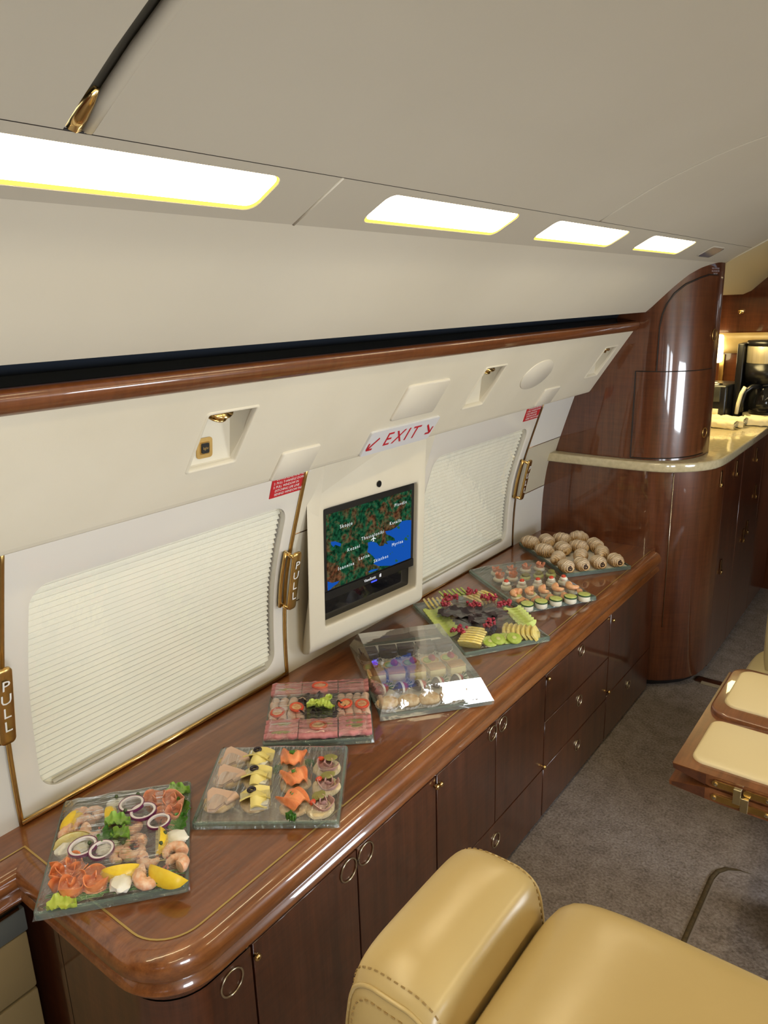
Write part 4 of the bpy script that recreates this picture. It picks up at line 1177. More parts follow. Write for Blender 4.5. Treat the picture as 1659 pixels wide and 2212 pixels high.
# ---------------- armchairs
def cushion(name, x0, x1, y0, y1, z0, z1, rad, mat, parent, puff=.012, seg=6):
    bm = bmesh.new(); bm_box(bm, x0, x1, y0, y1, z0, z1, 0)
    bmesh.ops.subdivide_edges(bm, edges=bm.edges[:], cuts=5, use_grid_fill=True)
    cx, cy, cz = (x0 + x1) / 2, (y0 + y1) / 2, (z0 + z1) / 2; hx, hy, hz = (x1 - x0) / 2, (y1 - y0) / 2, (z1 - z0) / 2
    for v in bm.verts:
        u = Vector(((v.co.x - cx) / hx, (v.co.y - cy) / hy, (v.co.z - cz) / hz))
        # superellipsoid rounding by distance to an inner box
        ins = Vector((max(-hx + rad, min(hx - rad, v.co.x - cx)), max(-hy + rad, min(hy - rad, v.co.y - cy)), max(-hz + rad, min(hz - rad, v.co.z - cz))))
        d = Vector((v.co.x - cx, v.co.y - cy, v.co.z - cz)) - ins
        if d.length > 1e-6: p = ins + d.normalized() * rad
        else: p = ins
        # puff faces
        f = (1 - u.x ** 2) * (1 - u.y ** 2) if abs(u.z) > .99 else ((1 - u.y ** 2) * (1 - u.z ** 2) if abs(u.x) > .99 else (1 - u.x ** 2) * (1 - u.z ** 2))
        nrm = Vector((u.x if abs(u.x) > .99 else 0, u.y if abs(u.y) > .99 else 0, u.z if abs(u.z) > .99 else 0))
        if nrm.length > 0: p = p + nrm.normalized() * puff * max(0, f)
        v.co = Vector((cx, cy, cz)) + p
    o = bobj(name, bm, mat, parent, True)
    md = o.modifiers.new('s', 'SUBSURF'); md.levels = 1; md.render_levels = 2
    return o
ch = empty('armchair', (-.1, .6, 0), 'tan leather armchair seen from behind beside the first cabinets', 'armchair', 'leather armchairs')
w1 = cushion('side_bolster', -.458, -.300, .450, .745, .30, 1.020, .060, M['chair'], ch, .006)
w2 = cushion('side_bolster', .236, .372, .462, .712, .30, 1.000, .060, M['chair'], ch, .006)
bc = cushion('backrest', -.322, .230, .430, .757, .30, 1.010, .052, M['chair'], ch, .012)
cushion('seat', -.29, .23, .72, 1.12, .24, .46, .06, M['chair'], ch, .015)
cushion('armrest', -.43, -.30, .70, 1.10, .22, .60, .05, M['chair'], ch, .004)
cushion('armrest', .24, .37, .70, 1.10, .22, .60, .05, M['chair'], ch, .004)
box('base', -.24, .18, .55, 1.05, 0, .24, M['mahog'], ch, bev=.02, seg=3)
# piping and stitching on the bolster
def stitches(pts, rr=.0011, dash=2):
    parts = []
    L_ = len(pts)
    for i in range(0, L_ - 1, dash): parts.append(tube_geo([pts[i], pts[i + 1]], rr, 5))
    return merge(parts)
def seam_path(x0, x1, ycen, ztop, rad, sgn, off, k=.707, zlow=.55):
    out = []
    def P(px, pz, nx, nz):
        return Vector((px + nx * (rad + off) * k, ycen + sgn * (rad + off) * math.sqrt(1 - k * k), pz + nz * (rad + off) * k))
    for i in range(24): out.append(P(x0 + rad, zlow + (ztop - rad - zlow) * i / 23, -1, 0))
    for i in range(1, 10): a = PI - i / 10 * PI / 2; out.append(P(x0 + rad, ztop - rad, math.cos(a), math.sin(a)))
    for i in range(25): out.append(P(x0 + rad + (x1 - x0 - 2 * rad) * i / 24, ztop - rad, 0, 1))
    for i in range(1, 10): a = PI / 2 - i / 10 * PI / 2; out.append(P(x1 - rad, ztop - rad, math.cos(a), math.sin(a)))
    for i in range(24): out.append(P(x1 - rad, ztop - rad - (ztop - rad - zlow) * i / 23, 1, 0))
    return out
def resample(pts, d):
    out = [pts[0]]; acc = 0
    for a, b in zip(pts[:-1], pts[1:]):
        L_ = (b - a).length; t = d - acc
        while t <= L_: out.append(a + (b - a) * (t / L_)); t += d
        acc = (acc + L_) % d
    return out
from mathutils.bvhtree import BVHTree
def snap(o, pts, off):
    dg = bpy.context.evaluated_depsgraph_get(); dg.update()
    ev = o.evaluated_get(dg); me = ev.to_mesh()
    bv = BVHTree.FromPolygons([v.co.copy() for v in me.vertices], [tuple(p.vertices) for p in me.polygons]); ev.to_mesh_clear()
    out = []
    for p in pts:
        l, n, _, _ = bv.find_nearest(p); out.append(l + n * off)
    return out
for mod in (w1, w2, bc): mod.modifiers[0].levels = 2
for wdg, x0, x1 in ((w1, -.458, -.300), (w2, .236, .372)):
    zt_ = 1.020 if x0 < 0 else 1.0
    for sgn, yc in ((-1, .510 if x0 < 0 else .522), (1, .685 if x0 < 0 else .652)):
        V, F = tube_geo(snap(wdg, seam_path(x0, x1, yc, zt_, .060, sgn, 0), .0008), .0026, 8); mesh('piping', V, F, M['chair'], wdg, True)
        for k_ in (.90, .50):
            if sgn > 0 and k_ < .6: continue
            V, F = stitches(resample(snap(wdg, seam_path(x0, x1, yc, zt_, .060, sgn, 0, k_), .0006), .0045)); mesh('stitching', V, F, M['stitch'], wdg)
# ---------------- second armchair (facing, behind the table)
c2 = empty('armchair', (0, 2.75, 0), 'pale leather armchair facing the camera beyond the folding table', 'armchair', 'leather armchairs')
cushion('seat', -.445, .26, 2.30, 2.85, .27, .465, .075, M['chair2'], c2, .008)
cushion('backrest', -.388, .26, 2.56, 2.74, .40, .90, .05, M['chair2'], c2, .006)
cushion('armrest', .26, .40, 2.33, 2.75, .27, .62, .045, M['chair2'], c2, .004)
box('base', -.25, .2, 2.42, 2.75, 0, .28, M['mahog'], c2, bev=.01)

# ---------------- far side of the cabin (behind and beside the photographer)
def rwall():
    # wall with three rounded windows
    XR = 1.42; bm = bmesh.new()
    yw = [(-.80, -.12), (.30, .98), (2.03, 2.72)]
    z0, z1 = .74, 1.24
    vs = {}
    def v(y, z, x=XR):
        k = (round(y, 4), round(z, 4), x)
        if k not in vs: vs[k] = bm.verts.new((x, y, z))
        return vs[k]
    ys = Y_BACK
    for a, b in yw:
        bm.faces.new((v(ys, 0), v(a, 0), v(a, 2), v(ys, 2)))
        pts = rrect(b - a, z1 - z0, .10, 6, (a + b) / 2, (z0 + z1) / 2)
        n = len(pts)
        for i in range(n):
            p, q = pts[i], pts[(i + 1) % n]
            zo = 2 if (p[1] + q[1]) / 2 > (z0 + z1) / 2 else 0
            if abs(p[0] - q[0]) < 1e-6: continue
            bm.faces.new((v(*p), v(*q), v(q[0], zo), v(p[0], zo)))
        for i in range(n):
            p, q = pts[i], pts[(i + 1) % n]; bm.faces.new((v(*q), v(*p), v(*p, XR + .05), v(*q, XR + .05)))
        ys = b
    bm.faces.new((v(ys, 0), v(6.6, 0), v(6.6, 2), v(ys, 2)))
    bmesh.ops.recalc_face_normals(bm, faces=bm.faces)
    o = bobj('wall_right', bm, M['cream']); tag(o, kind='structure')
    for a, b in yw:
        ld = bpy.data.lights.new('window_daylight', 'AREA'); ld.shape = 'RECTANGLE'; ld.size = b - a; ld.size_y = z1 - z0
        ld.energy = WINE; ld.color = (.86, .93, 1.0); ld.spread = math.radians(150)
        lo = bpy.data.objects.new('window_daylight', ld); COL.objects.link(lo); lo.location = (XR + .04, (a + b) / 2, (z0 + z1) / 2)
        lo.rotation_euler = Vector((-1, 0, -.12)).to_track_quat('-Z', 'Y').to_euler()
WINE = 13
rwall()
# mirrored upper wall and light strip on the far side
tag(sweep('wall_right_upper', [(1.42, 1.50), (1.30, 1.60)] + [(-x, z) for x, z in UP[1:]], Y_BACK, 6.6, M['upper'], ny=3), kind='structure')
tag(sweep('trim_right_strip', [(.815, 1.8155), (.715, 1.8684)], Y_BACK, 6.6, M['ceil'], ny=2), kind='structure')
for k, (a, b) in enumerate(((-1.2, -.2), (.1, .75), (.95, 1.5), (1.7, 2.6))):
    V = []
    for yy, s in ((a, .2), (b, .2), (b, .8), (a, .8)):
        V.append((.815 + (.715 - .815) * s - .002, yy, 1.8155 + (1.8684 - 1.8155) * s - .004))
    o = mesh('ceiling_light', V, [(0, 1, 2, 3)], M['light'])
    tag(o, ['strip light on the opposite side of the ceiling, behind the armchair', 'strip light on the opposite side, above the armchair', 'strip light on the opposite side, above the folding table', 'strip light on the opposite side, above the pale armchair'][k], 'ceiling light')
tag(box('wall_back', -1.5, 1.5, Y_BACK - .04, Y_BACK, 0, 2.1, M['mahog'], bev=0), kind='structure')
tag(box('wall_end', -1.5, 1.5, 6.6, 6.64, 0, 2.2, M['mahog'], bev=0), kind='structure')
tag(box('wall_aisle', -.76, -.722, 4.63, 6.6, 0, 2.1, M['mahog'], bev=0), kind='structure')

# ------------------------------------------------------------------ food platters
def uv_blob(rx, ry, rz, amp=.0, freq=30, nu=16, nv=10, seed=0, flat=True, power=1.0):
    V = []; F = []
    for j in range(nv + 1):
        ph = PI * j / nv
        for i in range(nu):
            th = 2 * PI * i / nu
            d = Vector((math.sin(ph) * math.cos(th), math.sin(ph) * math.sin(th), math.cos(ph)))
            p = Vector((math.copysign(abs(d.x) ** power, d.x) * rx, math.copysign(abs(d.y) ** power, d.y) * ry, math.copysign(abs(d.z) ** power, d.z) * rz))
            if amp: p *= 1 + amp * mn.noise(d * freq * .1 + Vector((seed, seed * .7, 0)))
            p.z += rz
            if flat: p.z = max(p.z, rz * .35) - rz * .35
            V.append(p)
    for j in range(nv):
        for i in range(nu): F.append((j * nu + i, (j + 1) * nu + i, (j + 1) * nu + (i + 1) % nu, j * nu + (i + 1) % nu))
    return V, F
def puck(r, h, bev=.002, n=24, wob=0, seed=0, sx=1, sy=1):
    prof = [(r - bev, 0), (r, bev), (r, h - bev), (r - bev * .4, h - bev * .3), (r - bev, h), (r * .5, h + .0006), (.0004, h + .0008)]
    V = []; F = []
    for t, (rr, z) in enumerate(prof):
        for k in range(n):
            a = 2 * PI * k / n; w_ = 1 + wob * mn.noise(Vector((math.cos(a) * 2 + seed, math.sin(a) * 2, z * 60)))
            V.append(Vector((rr * math.cos(a) * w_ * sx, rr * math.sin(a) * w_ * sy, z)))
    for t in range(len(prof) - 1):
        for k in range(n): F.append((t * n + k, t * n + (k + 1) % n, (t + 1) * n + (k + 1) % n, (t + 1) * n + k))
    F.append(tuple(range(n))[::-1]); F.append(tuple((len(prof) - 1) * n + k for k in range(n)))
    return V, F
def sheet(f, nu, nv, th=.0015):
    V = []; 
    for s in (0, 1):
        for i in range(nu + 1):
            for j in range(nv + 1):
                p = Vector(f(i / nu, j / nv)); p.z += th * (1 - s); V.append(p)
    F = []; W = nv + 1; O = (nu + 1) * W
    for i in range(nu):
        for j in range(nv):
            F.append((i*W+j, (i+1)*W+j, (i+1)*W+j+1, i*W+j+1)); F.append((O+i*W+j, O+i*W+j+1, O+(i+1)*W+j+1, O+(i+1)*W+j))
    for i in range(nu):
        F.append((i*W, O+i*W, O+(i+1)*W, (i+1)*W)); F.append((i*W+nv, (i+1)*W+nv, O+(i+1)*W+nv, O+i*W+nv))
    for j in range(nv):
        F.append((j, j+1, O+j+1, O+j)); F.append((nu*W+j, O+nu*W+j, O+nu*W+j+1, nu*W+j+1))
    return V, F
def xf(g, loc=(0, 0, 0), rz=0, rx=0, ry=0, s=1):
    Mx = Matrix.Translation(loc) @ Matrix.Rotation(rz, 4, 'Z') @ Matrix.Rotation(ry, 4, 'Y') @ Matrix.Rotation(rx, 4, 'X')
    return [Mx @ (Vector(v) * s) for v in g[0]], g[1]
def prismg(pts, h, z=0):
    n = len(pts)
    return [Vector((x, y, z)) for x, y in pts] + [Vector((x, y, z + h)) for x, y in pts], [tuple(range(n))[::-1], tuple(range(n, 2 * n))] + [(i, (i + 1) % n, n + (i + 1) % n, n + i) for i in range(n)]
def boxg(x, y, z, b=.0015, cx=0, cy=0, z0=0):
    pr = rrect(x, y, b, 2, cx, cy)
    n = len(pr); V = []; F = []
    rows = [(1 - 2 * b / x, 0), (1, b), (1, z - b), (1 - 2 * b / x, z)]
    for f, zz in rows: V += [Vector(((a - cx) * f + cx, (c - cy) * f + cy, z0 + zz)) for a, c in pr]
    for t in range(3):
        for q in range(n): F.append((t*n+q, t*n+(q+1) % n, (t+1)*n+(q+1) % n, (t+1)*n+q))
    F += [tuple(range(n))[::-1], tuple(range(3*n, 4*n))]
    return V, F
ZB = ZT + .011
PROTO = {}
def place(kind, name, parts, x, y, rz, label, cat, group=None, z=ZB, s=1.0, rx=0, ry=0, var=None, smooth=True):
    """parts: function returning [(part name, (V, F), material)] ; the first becomes the body when there is only one"""
    key = (kind, var)
    if key in PROTO:
        src = PROTO[key]; o = src.copy(); COL.objects.link(o)
        for chd in list(src.children):
            c_ = chd.copy(); COL.objects.link(c_); c_.parent = o
    else:
        ps = parts()
        if len(ps) == 1:
            o = mesh(name, ps[0][1][0], ps[0][1][1], ps[0][2], None, smooth)
            if smooth:
                try: o.data.set_sharp_from_angle(angle=math.radians(50))
                except Exception: pass
        else:
            o = bpy.data.objects.new(name, None); COL.objects.link(o); o.empty_display_size = .01
            for pn, g, m_ in ps:
                c_ = mesh(pn, g[0], g[1], m_, None, smooth); c_.parent = o
                if smooth:
                    try: c_.data.set_sharp_from_angle(angle=math.radians(50))
                    except Exception: pass
        PROTO[key] = o
    o.location = (x, y, z); o.rotation_euler = (rx, ry, rz); o.scale = (s, s, s)
    for k_ in ('label', 'category', 'group'):
        if k_ in o: del o[k_]
    return tag(o, label, cat, group)
FM = {}
def fm(name, c, r=.45, c2=None, sc=60, **k):
    FM[name] = pbr('food_' + name, c, r, noise=(sc, c2 or tuple(v * .75 for v in c), 1), bump=(sc * 2.5, .35, .001), **k)
fm('rind', (.90, .66, .05), .35, (.86, .58, .03), 90); fm('lemon', (.88, .80, .45), .4, (.80, .68, .25), 120)
fm('salmon', (.78, .21, .07), .28, (.88, .34, .14), 70); fm('salmon2', (.72, .24, .12), .3, (.80, .38, .24), 90)
fm('shrimp', (.84, .42, .24), .28, (.90, .66, .50), 110); fm('shrimptail', (.62, .13, .08), .3)
fm('onion', (.80, .74, .76), .25, (.85, .80, .82)); fm('onionskin', (.20, .03, .12), .3)
fm('eggwhite', (.88, .86, .79), .35, (.84, .81, .72), 40); fm('caper', (.06, .09, .03), .4)
fm('lettuce', (.30, .50, .08), .4, (.16, .34, .04), 50); fm('darkleaf', (.018, .008, .012), .4, (.035, .018, .022), 50); fm('herb', (.06, .20, .025), .45, (.10, .28, .04), 90)
fm('paleleaf', (.56, .66, .12), .35, (.42, .55, .07), 40)
fm('bread', (.52, .30, .11), .7, (.72, .52, .26), 70); fm('crumb', (.80, .66, .40), .8, (.70, .54, .28), 110)
fm('turkey', (.72, .50, .39), .4, (.68, .46, .35), 40); fm('ham', (.66, .24, .24), .3, (.58, .19, .20), 70); fm('hamroll', (.62, .25, .25), .26, (.50, .17, .19), 60)
fm('beef', (.42, .20, .18), .35, (.58, .36, .34), 80); fm('cheese', (.86, .74, .28), .3, (.83, .69, .22), 30); fm('brie', (.88, .86, .78), .5, (.86, .82, .70), 60)
fm('olive', (.022, .012, .018), .2); fm('tomato', (.58, .045, .02), .2, (.66, .12, .05), 80); fm('tomatoin', (.66, .28, .12), .2, (.72, .50, .26), 200)
fm('gherkin', (.30, .27, .08), .3, (.22, .20, .05), 90)
fm('choc', (.035, .014, .009), .25, (.055, .022, .014), 40); fm('paper', (.80, .77, .70), .6, (.76, .72, .64), 30)
fm('tart', (.68, .44, .17), .55, (.78, .55, .24), 60); fm('kiwi', (.30, .42, .05), .25, (.42, .52, .10), 90); fm('kiwicore', (.62, .62, .25), .3); fm('berry', (.45, .02, .06), .3, (.30, .01, .05), 150)
fm('cake', (.82, .68, .26), .6, (.86, .74, .34), 60); fm('caramel', (.62, .35, .13), .35, (.56, .30, .10), 30)
fm('custard', (.78, .62, .22), .3)
fm('strawchoc', (.06, .022, .018), .25); fm('strawleaf', (.05, .14, .03), .5); fm('strawred', (.40, .03, .03), .3)
fm('pastry', (.58, .33, .12), .55, (.80, .62, .36), 90); fm('sugar', (.80, .72, .62), .8, (.62, .42, .24), 160); fm('blueberry', (.02, .018, .05), .3)
fm('pine', (.86, .68, .16), .3, (.90, .78, .34), 120); fm('melon', (.46, .60, .10), .3, (.62, .72, .24), 50); fm('currant', (.34, .03, .06), .15, (.50, .06, .08), 90); fm('grape', (.025, .02, .035), .2)
fm('cucskin', (.03, .09, .02), .3); fm('cuc', (.52, .58, .14), .25, (.60, .66, .24), 120); fm('cream', (.82, .79, .66), .5, (.78, .73, .56), 60); fm('prosc', (.70, .30, .14), .3, (.82, .50, .26), 60)
FM['trayglass'] = glass_mat('tray_glass', (.95, .985, .97), (.30, .36, .34), .06)
FM['trayedge'] = glass_mat('tray_glass_edge', (.72, .86, .81), (.34, .44, .41), .30, .04)
FM['film'] = film_mat('cling_film', streak=(4, 26, 5), tint=.014, rough=.05, bumpd=.008, rot=.9, gl=1.5)
FM['film2'] = film_mat('cling_film_tight', streak=(30, 4, 5), tint=.018, rough=.06, bumpd=.007, rot=.5, gl=2.2)
FM['film3'] = film_mat('cling_film_clear', streak=(4, 20, 5), tint=.005, rough=.05, bumpd=.004, rot=.2, gl=1.0)
FM['dome'] = film_mat('film_over_dome', streak=(1.2, 3.5, 2), tint=.085, rough=.03, bumpd=.0012, rot=.8, gl=2.3)

class Tray:
    def __init__(s, NL, ex, W, D, label, film_label, hfun, filmmat, matn=''):
        s.o = Vector(NL); s.ex = Vector(ex).normalized(); s.ey = Vector((-s.ex.y, s.ex.x)); s.W = W; s.D = D
        s.ang = math.atan2(s.ex.y, s.ex.x)
        c = s.o + s.ex * W / 2 + s.ey * D / 2
        r = bpy.data.objects.new('glass_platter', None); COL.objects.link(r); r.location = (c.x, c.y, ZT + .0008); r.rotation_euler = (0, 0, s.ang); r.empty_display_size = .05
        tag(r, label, 'platter', 'square glass platters on the worktop')
        pl_ = prism('plate', rrect(W - .004, D - .004, .006, 3), .001, .009, FM['trayglass']); pl_.parent = r
        o_ = rrect(W, D, .008, 3); i_ = rrect(W - .012, D - .012, .004, 3); n = len(o_)
        V = []; 
        for pts, z in ((o_, .000), (o_, .013), (i_, .015), (i_, .009)): V += [Vector((a, b, z)) for a, b in pts]
        F = [(t*n+q, t*n+(q+1) % n, (t+1)*n+(q+1) % n, (t+1)*n+q) for t in range(3) for q in range(n)]
        e = mesh('edge', V, F, FM['trayedge'], None); e.parent = r
        if film_label:
            NU, NV = 44, 48; V = []; F = []
            for i in range(NU + 1):
                for j in range(NV + 1):
                    u = i / NU; v = j / NV
                    x = (u - .5) * (W + .004); y = (v - .5) * (D + .004)
                    edge = min(u, 1 - u) * W, min(v, 1 - v) * D
                    z = hfun(u, v, min(edge))
                    if i in (0, NU) or j in (0, NV): z = .002
                    V.append(Vector((x, y, z)))
            for i in range(NU):
                for j in range(NV): F.append((i*(NV+1)+j, (i+1)*(NV+1)+j, (i+1)*(NV+1)+j+1, i*(NV+1)+j+1))
            fl = mesh('cling_film', V, F, FM[filmmat], None, True, recalc=False); fl.location = (c.x, c.y, ZT + .001); fl.rotation_euler = (0, 0, s.ang)
            tag(fl, film_label, 'cling film', 'clear film wraps over the platters')
    def w(s, u, v):
        p = s.o + s.ex * u + s.ey * v; return p.x, p.y
    def local(s, x, y):
        d = Vector((x, y)) - s.o; return d.dot(s.ex), d.dot(s.ey)
def hsoft(h, sc=.05, amp=.003, seed=0):
    def f(u, v, e):
        t = min(1, e / sc); t = t * t * (3 - 2 * t)
        return .0155 + (h - .0155) * t + amp * t * mn.noise(Vector((u * 5 + seed, v * 5, seed)))
    return f
ORD = ['first', 'second', 'third', 'fourth', 'fifth', 'sixth', 'seventh', 'eighth', 'ninth', 'tenth', 'eleventh', 'twelfth']

# ---- food shapes
def shrimp_parts(seed=0):
    def f():
        pts = []; rad = []; NN = 26
        for i in range(NN):
            t = i / (NN - 1); a = -.3 + t * 3.9
            R = .0165 * (1 - .10 * t)
            pts.append(Vector((R * math.cos(a), R * math.sin(a), .009 - .003 * t)))
            rad.append((.0095 * (1 - t) ** .5 + .0028) * (1 + .10 * abs(math.sin(t * PI * 6))))
        body = tube_geo(pts, rad, 10)
        e = pts[-1]; d = (pts[-1] - pts[-2]).normalized(); n_ = Vector((-d.y, d.x, 0))
        fans = []
        for sgn in (-1, 1):
            fans.append(([e, e + d * .010 + n_ * .007 * sgn, e + d * .014 + n_ * .003 * sgn, e + Vector((0, 0, .002)), e + d * .010 + n_ * .007 * sgn + Vector((0, 0, .0016)), e + d * .014 + n_ * .003 * sgn + Vector((0, 0, .0016))], [(0, 1, 2), (3, 5, 4), (0, 3, 4, 1), (1, 4, 5, 2), (2, 5, 3, 0)]))
        return [('body', body, FM['shrimp']), ('tail', merge(fans), FM['shrimptail'])]
    return f
def wedge_parts():
    a, r = .034, .023; N = 14; K = 7; span = 1.25
    V = []; F = []
    for i in range(N + 1):
        t = -1 + 2 * i / N; x = a * t; rr = r * math.sqrt(max(0, 1 - abs(t) ** 2.3))
        for k in range(K + 1):
            an = -span / 2 + span * k / K
            V.append(Vector((x, rr * math.sin(an), rr * math.cos(an))))
    for i in range(N):
        for k in range(K): F.append((i*(K+1)+k, i*(K+1)+k+1, (i+1)*(K+1)+k+1, (i+1)*(K+1)+k))
    W = []; G = []
    for sgn in (-1, 1):
        b = len(W)
        for i in range(N + 1):
            t = -1 + 2 * i / N; x = a * t * .98; rr = r * .97 * math.sqrt(max(0, 1 - abs(t) ** 2.3)); an = span / 2 * sgn * 1.002
            W.append(Vector((x, 0, 0))); W.append(Vector((x, rr * math.sin(an), rr * math.cos(an))))
        for i in range(N): G.append((b + 2*i, b + 2*i+1, b + 2*i+3, b + 2*i+2))
    return [('rind', (V, F), FM['rind']), ('flesh', (W, G), FM['lemon'])]
def onion_parts():
    def ringg(r0, r1, h, z=0):
        n = 32; prof = [(r0, z), (r1, z), (r1, z + h), (r0, z + h)]
        V = [Vector((r * math.cos(2*PI*k/n), r * .92 * math.sin(2*PI*k/n), zz)) for r, zz in prof for k in range(n)]
        F = [(t*n+k, t*n+(k+1) % n, ((t+1) % 4)*n+(k+1) % n, ((t+1) % 4)*n+k) for t in range(4) for k in range(n)]
        return V, F
    return [('flesh', ringg(.0185, .0228, .005), FM['onion']), ('skin', ringg(.0228, .0243, .0052), FM['onionskin'])]
def rosette(mat, R=.030, turns=2.3, h=.018, seed=0, ruffle=.004):
    def f():
        def fn(u, v):
            a = u * turns * 2 * PI + seed; r = R * (.12 + .88 * u) * (1 + .12 * mn.noise(Vector((math.cos(a) + seed, math.sin(a), u * 3))))
            fl = .35 + .9 * v
            return (r * math.cos(a) * (.75 + .25 * fl), r * math.sin(a) * (.75 + .25 * fl), h * v * (1.15 - .35 * u) + ruffle * math.sin(a * 2.7 + seed) * v + .001)
        def thick(u, v):
            x, y, z = fn(u, v); l = math.hypot(x, y) + 1e-6; return (x * (1 - .0016 / l), y * (1 - .0016 / l), z)
        nu, nv = 70, 5; V = []; F = []
        for g in (fn, thick):
            for i in range(nu + 1):
                for j in range(nv + 1): V.append(Vector(g(i / nu, j / nv)))
        W = nv + 1; O = (nu + 1) * W
        for i in range(nu):
            for j in range(nv):
                F.append((i*W+j, (i+1)*W+j, (i+1)*W+j+1, i*W+j+1)); F.append((O+i*W+j, O+i*W+j+1, O+(i+1)*W+j+1, O+(i+1)*W+j))
            F.append((i*W+nv, (i+1)*W+nv, O+(i+1)*W+nv, O+i*W+nv))
        core = uv_blob(R * .6, R * .55, h * .42, .4, 30, seed=seed)
        return [('fold', merge([(V, F), core]), mat)]
    return f
def leaf(mat, L_=.05, Wd=.034, wav=.006, seed=0, cup=.01):
    def f():
        def fn(u, v):
            x = (u - .5) * L_; w_ = math.sin(PI * min(.98, max(.02, u ** .8))) ** .6
            edge = 1 + .14 * math.sin(u * 38 + seed); y = (v - .5) * Wd * w_ * edge
            z = .003 + wav * abs(v - .5) * 2 * (math.sin(u * 17 + seed + v * 3) * .5 + .5) + cup * ((v - .5) * 2) ** 2 + .004 * math.sin(u * 5 + seed)
            return (x, y, z)
        return [('leaf', sheet(fn, 22, 10, .0009), mat)]
    return f
def disc_pts(n, r, f=1): return [(r * math.cos(2*PI*k/n), r * f * math.sin(2*PI*k/n)) for k in range(n)]

# ================= platter A: seafood
tA = Tray((-1.165, .456), (.167, .203), .268, .325, 'glass platter of salmon, shrimp and lemon overhanging the near corner of the worktop', 'clear film stretched over the salmon, shrimp and lemon platter', hsoft(.040, .045, .004, 1), 'film')
def inA(x, y, m=.024):
    u, v = tA.local(x, y); return tA.w(min(max(u, m), .268 - m), min(max(v, m), .325 - m))
lem = [((-1.325, .625), 1.9, 'beside the near window corner of the platter'), ((-1.272, .680), 2.5, 'between the back shrimp and the onion rings'), ((-1.258, .592), .95, 'lying over egg slices at the window side'), ((-1.125, .688), 2.5, 'standing upright beside the smallest onion ring'), ((-1.116, .606), .85, 'lying between the salmon folds and the shrimp'), ((-1.030, .650), 0.2, 'the largest, at the front corner over the shrimp')]
for k, ((x, y), rz, wh) in enumerate(lem):
    place('wedge', 'lemon_wedge', wedge_parts, *inA(x, y), rz, 'yellow lemon wedge ' + wh, 'lemon', 'lemon wedges on the seafood platter', z=ZB + .012 + (.006 if k > 2 else 0), s=(.95, .9, 1.15, 1.1, 1.15, 1.3)[k], rx=(.5, .3, -1.0, 1.1, 1.15, 1.2)[k])
for k, ((x, y), s, wh) in enumerate([((-1.250, .722), 1.15, 'the largest, over smoked salmon at the back'), ((-1.210, .722), 1.15, 'overlapping the largest ring'), ((-1.158, .722), .98, 'closest to the upright lemon wedge'), ((-1.218, .590), 1.15, 'over egg slices beside the lying lemon wedge'), ((-1.180, .606), 1.05, 'beside the orange salmon folds')]):
    place('onion', 'onion_ring', onion_parts, *inA(x, y), k * .5, 'purple-rimmed onion ring ' + wh, 'onion ring', 'onion rings on the seafood platter', z=ZB + .028, s=s, rx=.06, ry=-.05)
sal = [((-1.207, .520), 0, .030), ((-1.200, .556), 1, .030), ((-1.150, .520), 2, .030), ((-1.128, .556), 3, .030), ((-1.232, .770), 4, .032), ((-1.196, .782), 5, .030), ((-1.166, .757), 6, .028)]
swh = ['at the window end of the near pile', 'at the back of the near pile', 'at the very front of the near pile', 'beside the egg slice in the near pile', 'at the back edge, under the large onion ring', 'in the far back corner beside the greens', 'behind the smallest onion ring']
for k, ((x, y), sd, R) in enumerate(sal):
    place('sal%d' % k, 'salmon_fold', rosette(FM['salmon'] if k < 4 else FM['salmon2'], R * 1.15, 1.5 + .2 * (k % 3), .025, sd, .005), *inA(x, y, .036), sd * 1.3, 'orange smoked salmon fold ' + swh[k], 'salmon', 'smoked salmon folds on the seafood platter', z=ZB + .006)
shr = [((-1.310, .664), 0), ((-1.295, .634), 1.2), ((-1.290, .604), 2.5), ((-1.262, .636), 3.4), ((-1.205, .690), 5), ((-1.160, .664), .6), ((-1.150, .628), 2.2), ((-1.098, .655), 3.6), ((-1.066, .625), 2.9), ((-1.036, .606), 3.9), ((-1.074, .692), 1.0), ((-1.042, .682), .2), ((-1.320, .640), 2.0), ((-1.140, .650), 4.4)]
for k, ((x, y), rz) in enumerate(shr):
    place('shrimp', 'shrimp', shrimp_parts(), *inA(x, y), rz, 'peeled orange-pink shrimp curled among the lemon wedges of the seafood platter', 'shrimp', 'peeled shrimp on the seafood platter', z=ZB + .010, s=.98 if k > 7 else .92, rx=.12 * math.sin(k * 2), ry=.12 * math.cos(k * 3))
for k, ((x, y), (a, b), wh) in enumerate([((-1.294, .712), (.020, .014), 'between the back lemon wedge and the onion rings'), ((-1.255, .572), (.020, .015), 'at the window side under the lying lemon wedge'), ((-1.088, .585), (.024, .019), 'large and oval, at the front edge of the platter'), ((-1.103, .722), (.023, .018), 'lumpy, behind the upright lemon wedge'), ((-1.190, .625), (.022, .016), 'under the middle onion ring'), ((-1.232, .594), (.019, .015), 'under the first onion ring near the window'), ((-1.196, .716), (.010, .009), 'tiny, inside the second onion ring')]):
    place('egg%d' % k, 'egg_slice', (lambda a=a, b=b, k=k: [('white', uv_blob(a, b, .010, .35, 22, seed=k * 3), FM['eggwhite'])]), x, y, k * .9 + .8, 'white egg piece ' + wh, 'egg', None, z=ZB + .012)
